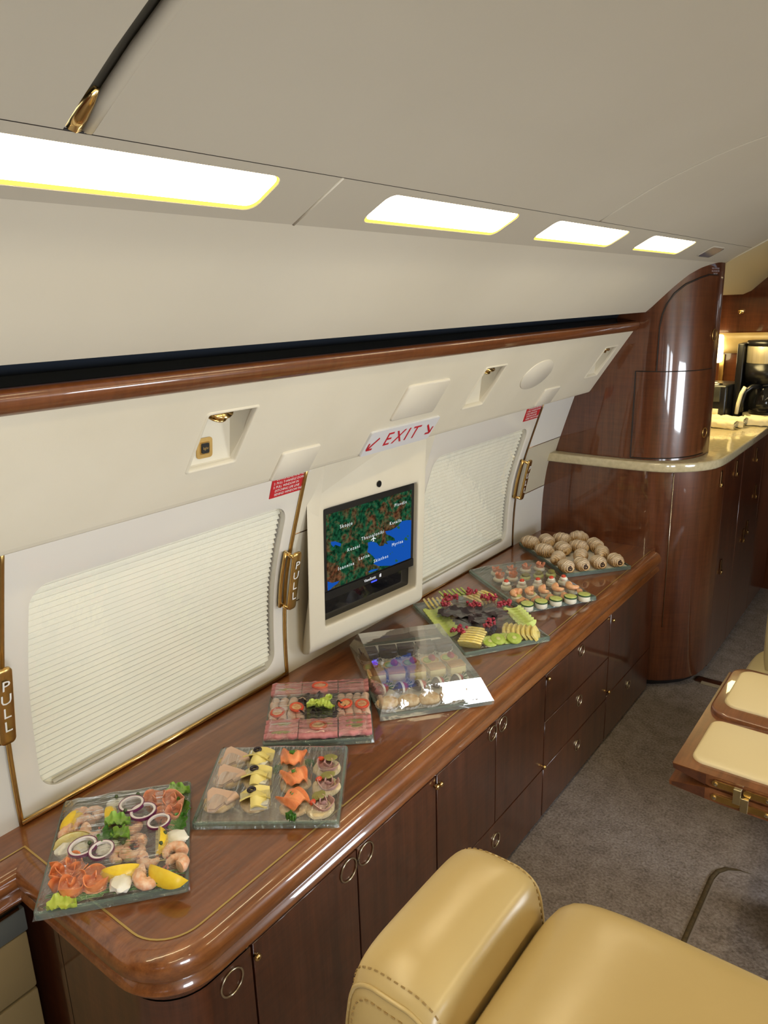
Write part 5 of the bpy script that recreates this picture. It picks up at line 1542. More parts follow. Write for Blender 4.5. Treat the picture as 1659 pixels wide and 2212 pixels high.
for k, ((x, y), m_, L_, W_, rz, wh, zz) in enumerate([((-1.226, .672), 'lettuce', .050, .036, .8, 'pale and curled, in the middle of the seafood platter', .022), ((-1.214, .635), 'herb', .05, .03, 2.2, 'dark green, beside the pale middle leaf', .014), ((-1.19, .655), 'lettuce', .045, .03, .2, 'pale, pointing towards the shrimp', .020), ((-1.135, .495), 'paleleaf', .05, .034, .9, 'bright green, under the salmon at the front corner', .003), ((-1.172, .785), 'herb', .06, .04, 2.4, 'dark green, in the far corner of the seafood platter', .004), ((-1.135, .752), 'herb', .055, .035, 2.0, 'dark green, beside the far salmon fold', .004), ((-1.225, .82), 'lettuce', .05, .04, 1.0, 'green, at the back corner behind the salmon', .004), ((-1.03, .64), 'herb', .05, .03, .4, 'green, under the largest lemon wedge', .002)]):
    place('leafA%d' % k, 'lettuce_leaf', leaf(FM[m_], L_, W_, .007, k * 2.1), x, y, rz, 'lettuce leaf ' + wh, 'leaf', None, z=ZB + zz)
for k, (x, y) in enumerate([(-1.098, .683), (-1.110, .592), (-1.296, .716), (-1.116, .706), (-1.265, .748), (-1.214, .602), (-1.16, .64), (-1.24, .70)]):
    place('caper', 'caper', lambda: [('caper', uv_blob(.0042, .0038, .004, .1, 20, 10, 6, flat=False), FM['caper'])], x, y, k, 'small dark caper scattered on top of the seafood platter', 'caper', 'capers on the seafood platter', z=ZB + .030)
ch_ = []
rs = random.Random(3)
for i in range(46):
    u = .012 + rs.random() * .20; v = .012 + rs.random() * .030; a = rs.uniform(-.12, .12); L_ = rs.uniform(.04, .09)
    p0 = Vector((u, v, ZB + .002 + rs.random() * .006)); p1 = p0 + Vector((math.cos(a) * L_, math.sin(a) * L_, rs.uniform(-.001, .003)))
    if p1.x > .262: p1.x = .262
    wpt_ = []
    for p in (p0, (p0 + p1) / 2 + Vector((0, .002, .001)), p1): x, y = tA.w(p.x, max(.008, p.y)); wpt_.append((x, y, p.z))
    ch_.append(tube_geo(wpt_, .0012, 5))
V, F = merge(ch_); tag(mesh('chives', V, F, FM['herb'], None, True), 'dark green chives lying along the front edge of the seafood platter', 'chives', kind='stuff')

# ================= platter B: canapes
tB = Tray((-1.127, .775), (.248, .181), .307, .275, 'glass platter of twelve small open sandwiches beside the seafood platter', 'clear film stretched over the twelve open sandwiches', hsoft(.036, .040, .003, 2), 'film2')
def bread(r=.026, h=.014, seed=0, sx=1.15): return puck(r, h, .004, 22, .12, seed, sx, 1)
def can_turkey():
    b = bread(.026, .013, 1)
    tri = [(-.030, -.016), (-.020, -.024), (.030, -.014), (.026, -.006), (-.002, .030), (-.012, .028)]
    t = prismg(tri, .0035, .0); t2 = prismg([(x * .96 + .002, y * .96) for x, y in tri], .0035, .0038)
    cone = tube_geo([Vector((.004, -.022, .004)), Vector((.030, -.016, .005))], [.004, .008], 10)
    t = merge([t, t2, cone]); t = xf(t, (0, 0, .015), .3, .12, -.16)
    return [('bread', b, FM['bread']), ('turkey_slice', t, FM['turkey'])]
def can_cheese():
    b = bread(.025, .012, 2)
    br = prismg([(-.010, -.026), (.022, -.030), (.026, -.014), (-.004, -.010)], .011, .012)
    def fn(u, v): return ((u - .5) * .056, (v - .5) * .034 + .010 * math.sin(u * 3) * .5, .019 + .006 * math.sin(u * PI) + .007 * math.cos(v * PI * 1.4 + u))
    def fn2(u, v): return ((u - .5) * .030 + .006, (v - .5) * .046 - .008, .018 + .008 * math.sin(v * PI) + .004 * math.sin(u * 5))
    ch_ = merge([sheet(fn, 10, 6, .003), sheet(fn2, 8, 8, .003)])
    ol = tube_geo([Vector((.0065 * math.cos(a), .0045 * math.sin(a), 0)) for a in [2*PI*i/16 for i in range(16)]], .0028, 8, True)
    ol = xf(ol, (-.006, .008, .031), .3, .2)
    return [('bread', b, FM['bread']), ('brie_wedge', br, FM['brie']), ('cheese_slice', ch_, FM['cheese']), ('olive_ring', ol, FM['olive'])]
def can_salmon(seed):
    def f():
        b = bread(.026, .011, seed)
        def fn(u, v):
            a = (u - .5) * 3.0
            return (.030 * math.sin(a * .8) * (.7 + .3 * v) , (v - .5) * .044 + .006 * math.sin(u * 9 + seed), .012 + .018 * math.cos(a * .75) * (.75 + .35 * math.sin(v * PI)) + .003 * math.sin(u * 16 + v * 5 + seed))
        s_ = sheet(fn, 18, 10, .003)
        def lf(u, v): return ((u - .5) * .016, (v - .5) * .009 * math.sin(PI * max(.05, min(.95, u))), .0325 + .002 * math.sin(v * 6))
        h_ = merge([xf(sheet(lf, 6, 4, .0008), (.002, .006, 0), a_) for a_ in (.4, 1.6, 2.9)])
        return [('bread', b, FM['bread']), ('salmon_slice', s_, FM['salmon']), ('herb_leaf', h_, FM['herb'])]
    return f
def can_beef():
    b = bread(.027, .012, 5, 1.05)
    ruf = rosette(FM['beef'], .024, 1.7, .014, 2, .003)()[0][1]; ruf = xf(ruf, (0, -.003, .011), 0, .15)
    gh = []
    for i in range(4):
        gh.append(xf(puck(.009, .0016, .0004, 14, 0, 0, 1.4, .8), (.004 + i * .002, .012 - i * .003, .024 + i * .0012), .4, .2))
    tm = xf(uv_blob(.007, .005, .005, .1, 20, 12, 8), (-.012, .006, .022))
    return [('bread', b, FM['crumb']), ('beef_fold', ruf, FM['beef']), ('gherkin_slice', merge(gh), FM['gherkin']), ('tomato_piece', tm, FM['tomato'])]
rowb = ['at the back of its column', 'in the middle of its column', 'at the front of its column']
for i, (x, y) in enumerate([(-1.215, .971), (-1.172, .918), (-1.126, .851)]):
    place('canT', 'open_sandwich', can_turkey, x, y, tB.ang + .15 * i, 'open sandwich of folded pale turkey, ' + rowb[i], 'open sandwich', 'small open sandwiches', s=1.14)
for i, (x, y) in enumerate([(-1.162, 1.003), (-1.114, .950), (-1.062, .896)]):
    place('canC', 'open_sandwich', can_cheese, x, y, tB.ang + .2 * (i - 1), 'open sandwich of yellow cheese with a black olive, ' + rowb[i], 'open sandwich', 'small open sandwiches', s=1.14)
for i, (x, y) in enumerate([(-1.092, 1.040), (-1.036, .992), (-.984, .937)]):
    place('canS%d' % i, 'open_sandwich', can_salmon(i), x, y, tB.ang + .3 * i, 'open sandwich of orange smoked salmon, ' + rowb[i], 'open sandwich', 'small open sandwiches', s=1.14)
for i, (x, y) in enumerate([(-1.018, 1.076), (-.974, 1.024), (-.938, .963)]):
    place('canB', 'open_sandwich', can_beef, x, y, tB.ang + .5 * i, 'open sandwich of rolled beef with tomato and gherkin, ' + rowb[i], 'open sandwich', 'small open sandwiches', s=1.14)
for i, (x, y, wh) in enumerate([(-.966, .905, 'at the front between salmon and beef'), (-1.060, 1.064, 'at the back between salmon and beef'), (-1.105, 1.005, 'between cheese and salmon')]):
    place('leafB', 'herb_sprig', lambda: [('leaf', merge([xf(leaf(FM['herb'], .022, .012, .003, a_)()[0][1], (0, 0, .001), a_ * 1.3) for a_ in range(5)]), FM['herb'])], x, y, i, 'green herb sprig ' + wh, 'herb')

# ================= platter C: cold cuts
tC = Tray((-1.215, 1.061), (.206, .177), .272, .272, 'glass platter of pink ham rolls around dark lettuce, third from the near end', 'clear film stretched over the pink ham rolls and dark lettuce', hsoft(.037, .02, .002, 3), 'film')
def hroll(L_, r, seed, mat):
    def f():
        V = []; F = []; NL, NA = 22, 12
        for i in range(NL + 1):
            t = i / NL - .5
            for k in range(NA):
                a = 2 * PI * k / NA
                rr = r * (1 + .10 * mn.noise(Vector((t * 7 + seed, math.cos(a), math.sin(a)))))
                V.append(Vector((t * L_, rr * math.cos(a) * 1.05 + .0015 * math.sin(t * 14 + seed), r + rr * math.sin(a) * .85 + .0008 * math.sin(t * 30))))
        for i in range(NL):
            for k in range(NA): F.append((i*NA+k, i*NA+(k+1) % NA, (i+1)*NA+(k+1) % NA, (i+1)*NA+k))
        for b in (0, NL):
            c = len(V); V.append(Vector(((b / NL - .5) * L_ * .97, 0, r)))
            for k in range(NA): F.append((b*NA+k, b*NA+(k+1) % NA, c))
        return [('roll', (V, F), mat)]
    return f
cols = [('the window-side column', .045, .082), ('the middle column', .136, .096), ('the cabinet-side column', .228, .082)]
for ci, (cn, u, L_) in enumerate(cols):
    for ri in range(4):
        x, y = tC.w(u, .012 + ri * .0200 + (.004 if ci != 1 else 0))
        place('hr%d%d' % (ci, ri % 2), 'ham_roll', hroll(L_, .0095, ci * 3 + ri, FM['hamroll']), x, y, tC.ang + .03 * ((ri % 2) - .5), '%s pink ham roll from the front in %s' % (ORD[ri], cn), 'ham roll', 'pink ham rolls on the cold cut platter', z=ZB + .004)
for ci, (cn, u, L_) in enumerate(cols):
    for ri in range(3):
        x, y = tC.w(u, .262 - ri * .0200)
        place('hr%d%d' % (ci, ri % 2), 'ham_roll', hroll(L_, .0095, ci * 3 + ri, FM['hamroll']), x, y, tC.ang, '%s pink ham roll from the back in %s' % (ORD[ri], cn), 'ham roll', 'pink ham rolls on the cold cut platter', z=ZB + .006)
for k, (u, v) in enumerate([(.018, .135), (.042, .135), (.066, .135), (.088, .132), (.192, .140), (.214, .140), (.236, .140), (.257, .140)]):
    x, y = tC.w(u, v)
    side = 'window' if k < 4 else 'cabinet'
    place('tr', 'turkey_roll', hroll(.100, .0105, 4, FM['turkey']), x, y, tC.ang + PI / 2, '%s pale turkey roll from the window, on the %s side of the lettuce' % (ORD[k], side), 'turkey roll', 'pale turkey rolls', z=ZB + .004)
def tomato_ring(): 
    n = 24
    rim = tube_geo([Vector((.017 * math.cos(a), .017 * math.sin(a) * .8, .003)) for a in [2*PI*i/n for i in range(n)]], .0032, 8, True)
    ins = puck(.0155, .0036, .0008, 20, .0, 0, 1, .8)
    return [('rim', rim, FM['tomato']), ('flesh', ins, FM['tomatoin'])]
for k, ((u, v), rz, wh, zz) in enumerate([((.030, .112), 1.4, 'leaning on the window-side turkey rolls', .020), ((.078, .128), 1.9, 'next to the dark lettuce at the window side', .023), ((.204, .132), 1.2, 'between lettuce and turkey at the cabinet side', .023), ((.248, .128), 1.5, 'lying at the cabinet-side edge', .022), ((.136, .040), .0, 'lying on the middle ham rolls at the front', .020), ((.136, .236), .0, 'lying on the middle ham rolls at the back', .022)]):
    x, y = tC.w(u, v); place('tom', 'tomato_slice', tomato_ring, x, y, tC.ang + rz, 'red tomato slice ' + wh, 'tomato', 'tomato slices on the cold cut platter', z=ZB + zz, s=1.15)
for k, (u, v, wh) in enumerate([(.045, .022, 'low at the front window corner'), (.045, .060, 'on the window-side rolls, front'), (.228, .036, 'low at the front cabinet corner'), (.228, .058, 'on the cabinet-side rolls, front'), (.228, .246, 'on the cabinet-side rolls, back'), (.045, .232, 'on the window-side rolls, back')]):
    x, y = tC.w(u, v); place('ghk', 'gherkin_slice', lambda: [('slice', puck(.012, .003, .001, 20, .04, 1, 2.0, .62), FM['gherkin'])], x, y, tC.ang, 'long olive-green gherkin slice ' + wh, 'gherkin', 'gherkin slices between ham rolls', z=ZB + .0185)
for k, (u, v, L_, W_, rz, wh) in enumerate([(.115, .135, .085, .07, .3, 'under the pale leaf, window side'), (.155, .145, .085, .075, 1.8, 'at the middle of the platter'), (.165, .118, .08, .06, .1, 'reaching to the cabinet-side turkey'), (.125, .165, .08, .06, 2.6, 'at the back of the centre')]):
    x, y = tC.w(u, v); place('dl%d' % k, 'dark_lettuce_leaf', leaf(FM['darkleaf'], L_, W_, .010, k * 1.7), x, y, tC.ang + rz, 'dark purple lettuce leaf ' + wh, 'leaf', None, z=ZB + .006)
for k, (u, v, rz, wh) in enumerate([(.130, .128, .2, 'pointing to the window'), (.150, .140, .7, 'upper one'), (.152, .118, -.3, 'lower one')]):
    x, y = tC.w(u, v); place('pl%d' % k, 'pale_lettuce_leaf', leaf(FM['paleleaf'], .052, .026, .004, k * 3), x, y, tC.ang + rz, 'yellow-green leaf on the dark lettuce, ' + wh, 'leaf', None, z=ZB + .022)

# ================= platter D: desserts under a tall film
def hD(u, v, e):
    x = u * .312; y = v * .434
    t = min((x) / .016, (.312 - x) / .028, (y) / .010, (.434 - y) / .055); t = max(0, min(1, t))
    return .014 + .072 * t
tD = Tray((-1.055, 1.325), (.197, .237), .308, .430, 'glass platter of small cakes and chocolate strawberries under a tall wrap', None, None, None)
x0, x1, y0, y1 = -.154, .154, -.215, .215
def dome():
    b = [(x0 - .002, y0 - .002), (x1 + .002, y0 - .002), (x1 + .002, y1 + .002), (x0 - .002, y1 + .002)]
    t = [(x0 + .020, y0 + .020), (x1 - .028, y0 + .020), (x1 - .032, y1 - .050), (x0 + .018, y1 - .052)]
    V = []; F = []; NS = 16
    def gridq(A, B, C_, D_):
        o = len(V)
        for i in range(NS + 1):
            for j in range(NS + 1):
                u, v = i / NS, j / NS
                p = A * (1-u)*(1-v) + B * u*(1-v) + C_ * u*v + D_ * (1-u)*v
                k = math.sin(PI * u) * math.sin(PI * v)
                V.append(p + Vector((0, 0, 1)) * 0)
                V[-1] = V[-1] + (B - A).cross(D_ - A).normalized() * (-.0015 * k + .0025 * k * mn.noise(p * 16))
        for i in range(NS):
            for j in range(NS): F.append((o+i*(NS+1)+j, o+(i+1)*(NS+1)+j, o+(i+1)*(NS+1)+j+1, o+i*(NS+1)+j+1))
    B_ = [Vector((x, y, .012)) for x, y in b]; T_ = [Vector((x, y, .074)) for x, y in t]
    gridq(T_[0], T_[1], T_[2], T_[3])
    for i in range(4):
        j = (i + 1) % 4; gridq(B_[i], B_[j], T_[j], T_[i])
    K = [Vector((p.x, p.y, .001)) for p in B_]
    for i in range(4):
        j = (i + 1) % 4; o = len(V); V.extend([K[i], K[j], B_[j], B_[i]]); F.append((o, o+1, o+2, o+3))
    return V, F
V, F = dome()
cD = tD.o + tD.ex * .154 + tD.ey * .215
fl = mesh('cling_film', V, F, FM['dome'], None, True, recalc=True); fl.location = (cD.x, cD.y, ZT + .001); fl.rotation_euler = (0, 0, tD.ang)
try: fl.data.set_sharp_from_angle(angle=math.radians(30))
except Exception: pass
tag(fl, 'tall box-shaped clear wrap over the dessert platter, bright with window light', 'cling film', 'clear film wraps over the platters')
# paper doily lining
V, F = prismg(rrect(.270, .395, .01, 3), .0012); dl_ = mesh('paper_liner', V, F, FM['paper']); dl_.location = (cD.x, cD.y, ZB); dl_.rotation_euler = (0, 0, tD.ang)
tag(dl_, 'white paper sheet lining the dessert platter', 'paper')
def case(r=.022, h=.010):
    n = 36; V = []; 
    for rr, z in ((r * .82, 0), (r, h)):
        for k in range(n):
            a = 2*PI*k/n; q = rr * (1 + (.05 if k % 2 else -.05)); V.append(Vector((q * math.cos(a), q * math.sin(a), z)))
    return V, [(k, (k+1) % n, n + (k+1) % n, n + k) for k in range(n)] + [tuple(range(n))]
def d_choc(): return [('paper_case', case(.026, .012), FM['paper']), ('cake', xf(boxg(.042, .030, .024, .002), (0, 0, .003)), FM['choc']), ('glaze', xf(boxg(.043, .031, .003, .001), (0, 0, .027)), FM['strawchoc'])]
def d_tart():
    cup_ = lathe_geo([(.015, 0), (.022, .013), (.0205, .0135), (.017, .009), (.0005, .009)], 24)
    kw = xf(puck(.010, .002, .0005, 16), (-.007, .0, .013), 0, .2)
    rb = uv_blob(.009, .009, .009, .25, 60, 14, 10); rb = xf(rb, (.006, .002, .010))
    return [('tart_shell', cup_, FM['tart']), ('custard', xf(puck(.0185, .002, .0005), (0, 0, .009)), FM['custard']), ('kiwi_slice', kw, FM['kiwi']), ('raspberry', rb, FM['berry'])]
def d_cake(): return [('paper_case', case(.025, .010), FM['paper']), ('sponge', xf(boxg(.038, .030, .022, .001), (0, 0, .002)), FM['cake']), ('topping', xf(boxg(.039, .031, .004, .001), (0, 0, .0235)), FM['caramel'])]
def d_straw():
    def berry(t0, t1, s_=1.0):
        V = []; F = []; NR = 10; NN = 14
        for i in range(NR + 1):
            t = t0 + (t1 - t0) * i / NR
            r = .0135 * s_ * (math.sin(PI * min(1, t * .92 + .02)) ** .75) * (1 - .35 * (1 - t) ** 2)
            for k in range(NN): V.append(Vector((-.020 + .038 * t, r * math.cos(2*PI*k/NN), .013 + r * math.sin(2*PI*k/NN))))
        for i in range(NR):
            for k in range(NN): F.append((i*NN+k, i*NN+(k+1) % NN, (i+1)*NN+(k+1) % NN, (i+1)*NN+k))
        F += [tuple(range(NN)), tuple(NR*NN+k for k in range(NN))]
        return V, F
    lv = merge([([Vector((.016, 0, .013)), Vector((.018 + .010 * math.cos(.3), .010 * math.cos(a) + .002, .013 + .010 * math.sin(a))), Vector((.026, .009 * math.cos(a + .3), .013 + .009 * math.sin(a + .3))), Vector((.017, .004 * math.cos(a + .5), .013 + .004 * math.sin(a + .5)))], [(0, 1, 2, 3)]) for a in [2*PI*i/7 for i in range(7)]])
    return [('berry', berry(.55, 1.0, .98), FM['strawred']), ('chocolate', berry(0, .50, 1.06), FM['strawchoc']), ('cream_band', berry(.48, .62, 1.08), FM['cream']), ('leaves', lv, FM['strawleaf'])]
def d_past():
    b = uv_blob(.024, .018, .012, .15, 30, 18, 10, 2, True, .8)
    c = xf(puck(.010, .003, .001, 16), (.0, .0, .0145))
    return [('paper_case', case(.027, .009), FM['paper']), ('pastry', xf(b, (0, 0, .002)), FM['pastry']), ('cream', c, FM['sugar'])]
rows = [('chocolate cake square', 'chocolate_cake', d_choc, [(-1.275, 1.554), (-1.236, 1.598), (-1.198, 1.640), (-1.160, 1.684), (-1.124, 1.724)], 'in the back row', 'cake'),
        ('fruit tart of kiwi and raspberry', 'fruit_tart', d_tart, [(-1.222, 1.505), (-1.183, 1.548), (-1.146, 1.591), (-1.109, 1.635), (-1.072, 1.680)], 'in the second row', 'tart'),
        ('yellow sponge cake with caramel top', 'sponge_cake', d_cake, [(-1.176, 1.466), (-1.136, 1.506), (-1.094, 1.546), (-1.057, 1.588), (-1.019, 1.634)], 'in the third row', 'cake'),
        ('chocolate dipped strawberry', 'dipped_strawberry', d_straw, [(-1.122, 1.418), (-1.084, 1.456), (-1.050, 1.494), (-1.018, 1.536), (-.983, 1.580)], 'in the row behind the front pastries', 'strawberry'),
        ('golden pastry in a paper case', 'small_pastry', d_past, [(-1.070, 1.376), (-1.030, 1.416), (-.992, 1.456), (-.954, 1.500), (-.914, 1.546)], 'in the front row', 'pastry')]
for nm, on, fnc, pts_, wh, ct in rows:
    for i, (x, y) in enumerate(pts_):
        place('D' + on, on, fnc, x, y, tD.ang + (.1 * math.sin(i * 5)) + (.35 if on == 'dipped_strawberry' else 0), '%s %s, %s from the window side' % (nm, wh, ORD[i]), ct, nm.split(' of ')[0] + 's on the dessert platter', z=ZB + .002, s=1.22)

# ================= platter E: fruit
tE = Tray((-1.059, 1.747), (.164, .252), .300, .425, 'glass platter of sliced pineapple, melon and kiwi, between the desserts and the small bites', 'clear film stretched over the sliced fruit', hsoft(.040, .07, .004, 4), 'film3')
def fan(kind, name, fnc, p0, p1, n, rz, label, cat, group, z=.002, tilt=.55, s=1.0, zstep=.0):
    for i in range(n):
        t = i / (n - 1); x = p0[0] + (p1[0] - p0[0]) * t; y = p0[1] + (p1[1] - p0[1]) * t
        place(kind, name, fnc, x, y, rz, label, cat, group, z=ZB + z + zstep * i, ry=tilt, s=s)
def pine_sl(): return [('slice', xf(prismg([(-.004, -.034), (.020, -.030), (.026, 0), (.020, .030), (-.004, .034), (-.010, .015), (-.010, -.015)], .006), (0, 0, 0)), FM['pine'])]
def melon_sl():
    pts_ = []
    for i in range(11): a = -PI / 2 + PI * i / 10; pts_.append((.022 * math.cos(a), .030 * math.sin(a)))
    for i in range(7): a = PI / 2 - PI * i / 6; pts_.append((.007 * math.cos(a) - .002, .020 * math.sin(a)))
    return [('slice', prismg(pts_, .005), FM['melon'])]
def dirang(a, b): return math.atan2(b[1] - a[1], b[0] - a[0])
PN_ = 'pineapple slices on the fruit platter'; ML_ = 'melon slices on the fruit platter'
for p0, p1, n, wh, off in (((-1.068, 1.790), (-1.098, 1.885), 7, 'in the stack at the front window-side corner', 0), ((-1.030, 1.945), (-.945, 1.975), 7, 'in the stack at the front cabinet-side corner', 0), ((-1.352, 1.975), (-1.300, 2.035), 6, 'in the stack beside the wall', 0), ((-1.240, 2.085), (-1.215, 2.165), 6, 'in the stack at the back by the small bites', 0)):
    fan('pine', 'pineapple_slice', pine_sl, p0, p1, n, dirang(p0, p1), 'yellow pineapple slice ' + wh, 'pineapple', PN_, z=.018, tilt=.95, s=1.08)
for p0, p1, n, wh in (((-1.315, 1.955), (-1.175, 1.845), 9, 'in the long stack at the window side'), ((-1.095, 2.115), (-1.000, 2.035), 7, 'in the stack on the side of the small bites'), ((-1.350, 2.075), (-1.305, 2.150), 6, 'in the stack at the far corner')):
    fan('melon', 'melon_slice', melon_sl, p0, p1, n, dirang(p0, p1), 'green melon slice ' + wh, 'melon', ML_, z=.018, tilt=1.0, s=1.12)
def kiwi_sl(): return [('flesh', puck(.019, .005, .0012, 24, .02), FM['kiwi']), ('core', xf(puck(.0055, .0006, .0001, 14), (0, 0, .0055)), FM['kiwicore'])]
for k, (x, y) in enumerate([(-1.030, 1.850), (-1.014, 1.872), (-1.000, 1.896), (-.976, 1.905)]):
    place('kiwi', 'kiwi_slice', kiwi_sl, x, y, tE.ang, 'kiwi slice at the front of the fruit platter, %s from the window' % ORD[k], 'kiwi', 'kiwi slices on the fruit platter', z=ZB + .009 + .0035 * (k % 2), rx=.35, s=1.25)
def sprig(seed, n=26, R=.019, r=.0034, mt='currant'):
    def f():
        rs = random.Random(seed); parts = []
        for i in range(n):
            a = rs.random() * 2 * PI; d = R * math.sqrt(rs.random()); parts.append(xf(uv_blob(r, r, r, 0, 20, 10, 6, flat=False), (d * math.cos(a), d * .6 * math.sin(a), .002 + rs.random() * .010)))
        return [('berry', merge(parts), FM[mt])]
    return f
for k, ((x, y), wh) in enumerate([((-1.132, 1.840), 'beside the front window-side pineapple'), ((-1.080, 1.935), 'behind the kiwi slices'), ((-1.285, 2.000), 'beside the wall-side pineapple'), ((-1.198, 2.035), 'in the middle'), ((-1.190, 2.125), 'beside the back pineapple'), ((-1.118, 2.105), 'near the small-bite side melon'), ((-1.262, 2.130), 'at the back near the far melon'), ((-1.30, 2.055), 'between the far stacks')]):
    place('cur%d' % (k % 3), 'redcurrant_sprig', sprig(k % 3), x, y, k * .8 + .5, 'dark red currants ' + wh, 'currants', 'redcurrant sprigs on the fruit platter', z=ZB + .014, s=1.5)
for k, ((x, y), L_, W_, rz) in enumerate([((-1.120, 2.015), .10, .07, .8), ((-1.16, 1.96), .10, .08, 2.0), ((-1.21, 1.94), .10, .07, .3), ((-1.11, 1.95), .09, .06, 1.2)]):
    place('del%d' % k, 'dark_lettuce_leaf', leaf(FM['darkleaf'], L_ * 1.25, W_ * 1.25, .007, k * 2.7, .005), x, y, rz, ['crinkled dark lettuce leaf before the small-bite side melon', 'dark lettuce leaf in the centre of the fruit platter', 'dark lettuce leaf beside the long melon stack', 'dark lettuce leaf behind the front currants'][k], 'leaf', None, z=ZB + .015 + .003 * k)
place('grapes', 'grape_bunch', sprig(9, 12, .020, .0085, 'grape'), -1.055, 1.912, .9, 'bunch of dark grapes behind the kiwi slices', 'grapes', z=ZB + .008)

# ================= platter F: small bites
tF = Tray((-1.064, 2.142), (.163, .248), .297, .432, 'glass platter of small savoury bites next to the pastries', 'clear film stretched loosely over the small savoury bites', hsoft(.040, .06, .003, 5), 'film3')
def f_cuc():
    return [('cream_base', puck(.0185, .017, .002, 24, .05, 3), FM['cream']), ('cucumber_skin', xf(puck(.0205, .004, .0006, 28), (0, 0, .0172), 0, .05), FM['cucskin']), ('cucumber', xf(puck(.0185, .0042, .0004, 28), (0, 0, .0178), 0, .05), FM['cuc'])]
def f_ball():
    return [('cream_base', puck(.017, .016, .004, 20, .08, 1), FM['cream']), ('cream_top', xf(uv_blob(.013, .013, .009, .2, 30, 14, 8), (0, 0, .015)), FM['brie']), ('tomato', xf(uv_blob(.008, .008, .006, 0, 20, 12, 8), (0, 0, .026)), FM['tomato'])]
def f_shr():
    c = xf(puck(.010, .003, .001, 18, 0, 0, 1.5, 1), (0, 0, .015))
    pr_ = xf((shrimp_parts()()[0][1]), (.0, 0, .017), .6, 0, 0, .9)
    return [('cream_base', puck(.018, .015, .003, 22, .08, 2), FM['cream']), ('cucumber', c, FM['cuc']), ('shrimp', pr_, FM['prosc'])]
def f_pros():
    def fn(u, v): return ((u - .5) * .044, (v - .5) * .020, .003 + .012 * math.sin(u * PI) * (.7 + .3 * math.sin(v * PI)) + .002 * math.sin(u * 14))
    return [('slice', sheet(fn, 12, 6, .0025), FM['prosc'])]
def f_salm():
    r_ = rosette(FM['salmon2'], .020, 1.4, .014, 3, .003)()[0][1]
    return [('cream_base', puck(.019, .012, .003, 22, .08, 4), FM['cream']), ('salmon_fold', xf(r_, (0, 0, .012)), FM['salmon2'])]
def f_grey():
    return [('cream_base', puck(.018, .014, .004, 22, .08, 6), FM['cuc']), ('topping', xf(uv_blob(.014, .012, .008, .3, 30, 14, 8), (0, 0, .013)), FM['gherkin'])]
frow = [('cuc', 'savoury_bite', f_cuc, [(-1.058, 2.158), (-1.028, 2.204), (-.996, 2.252), (-.962, 2.298), (-.930, 2.342)], 'cream bite with cucumber slice, front row'),
        ('shr', 'savoury_bite', f_shr, [(-1.125, 2.212), (-1.090, 2.258), (-1.056, 2.298), (-1.024, 2.342), (-.990, 2.386)], 'bite of cucumber and shrimp, second row'),
        ('ball', 'savoury_bite', f_ball, [(-1.205, 2.282), (-1.160, 2.318), (-1.118, 2.362), (-1.084, 2.404), (-1.052, 2.440)], 'cream cheese bite with red tomato, third row'),
        ('grey', 'savoury_bite', f_grey, [(-1.192, 2.410), (-1.160, 2.455), (-1.126, 2.492)], 'bite with green topping, behind the tomato row'),
        ('salm', 'savoury_bite', f_salm, [(-1.310, 2.400), (-1.268, 2.440), (-1.232, 2.490), (-1.195, 2.535), (-1.270, 2.345), (-1.232, 2.380)], 'bite with folded salmon, window end of the platter')]
for kd, on, fnc, pts_, wh in frow:
    for i, (x, y) in enumerate(pts_):
        place('F' + kd, on, fnc, x, y, tF.ang + i * .4, '%s, %s from the wall' % (wh, ORD[i]), 'savoury bite', 'small savoury bites', z=ZB, s=1.14)
for i, (x, y) in enumerate([(-1.094, 2.196), (-1.058, 2.236), (-1.028, 2.276), (-.994, 2.316), (-.962, 2.376)]):
    place('pros', 'prosciutto_slice', f_pros, x, y, tF.ang + .3 * i, 'folded orange ham slice behind the cucumber row, %s from the wall' % ORD[i], 'ham', 'orange ham slices', z=ZB + .006)

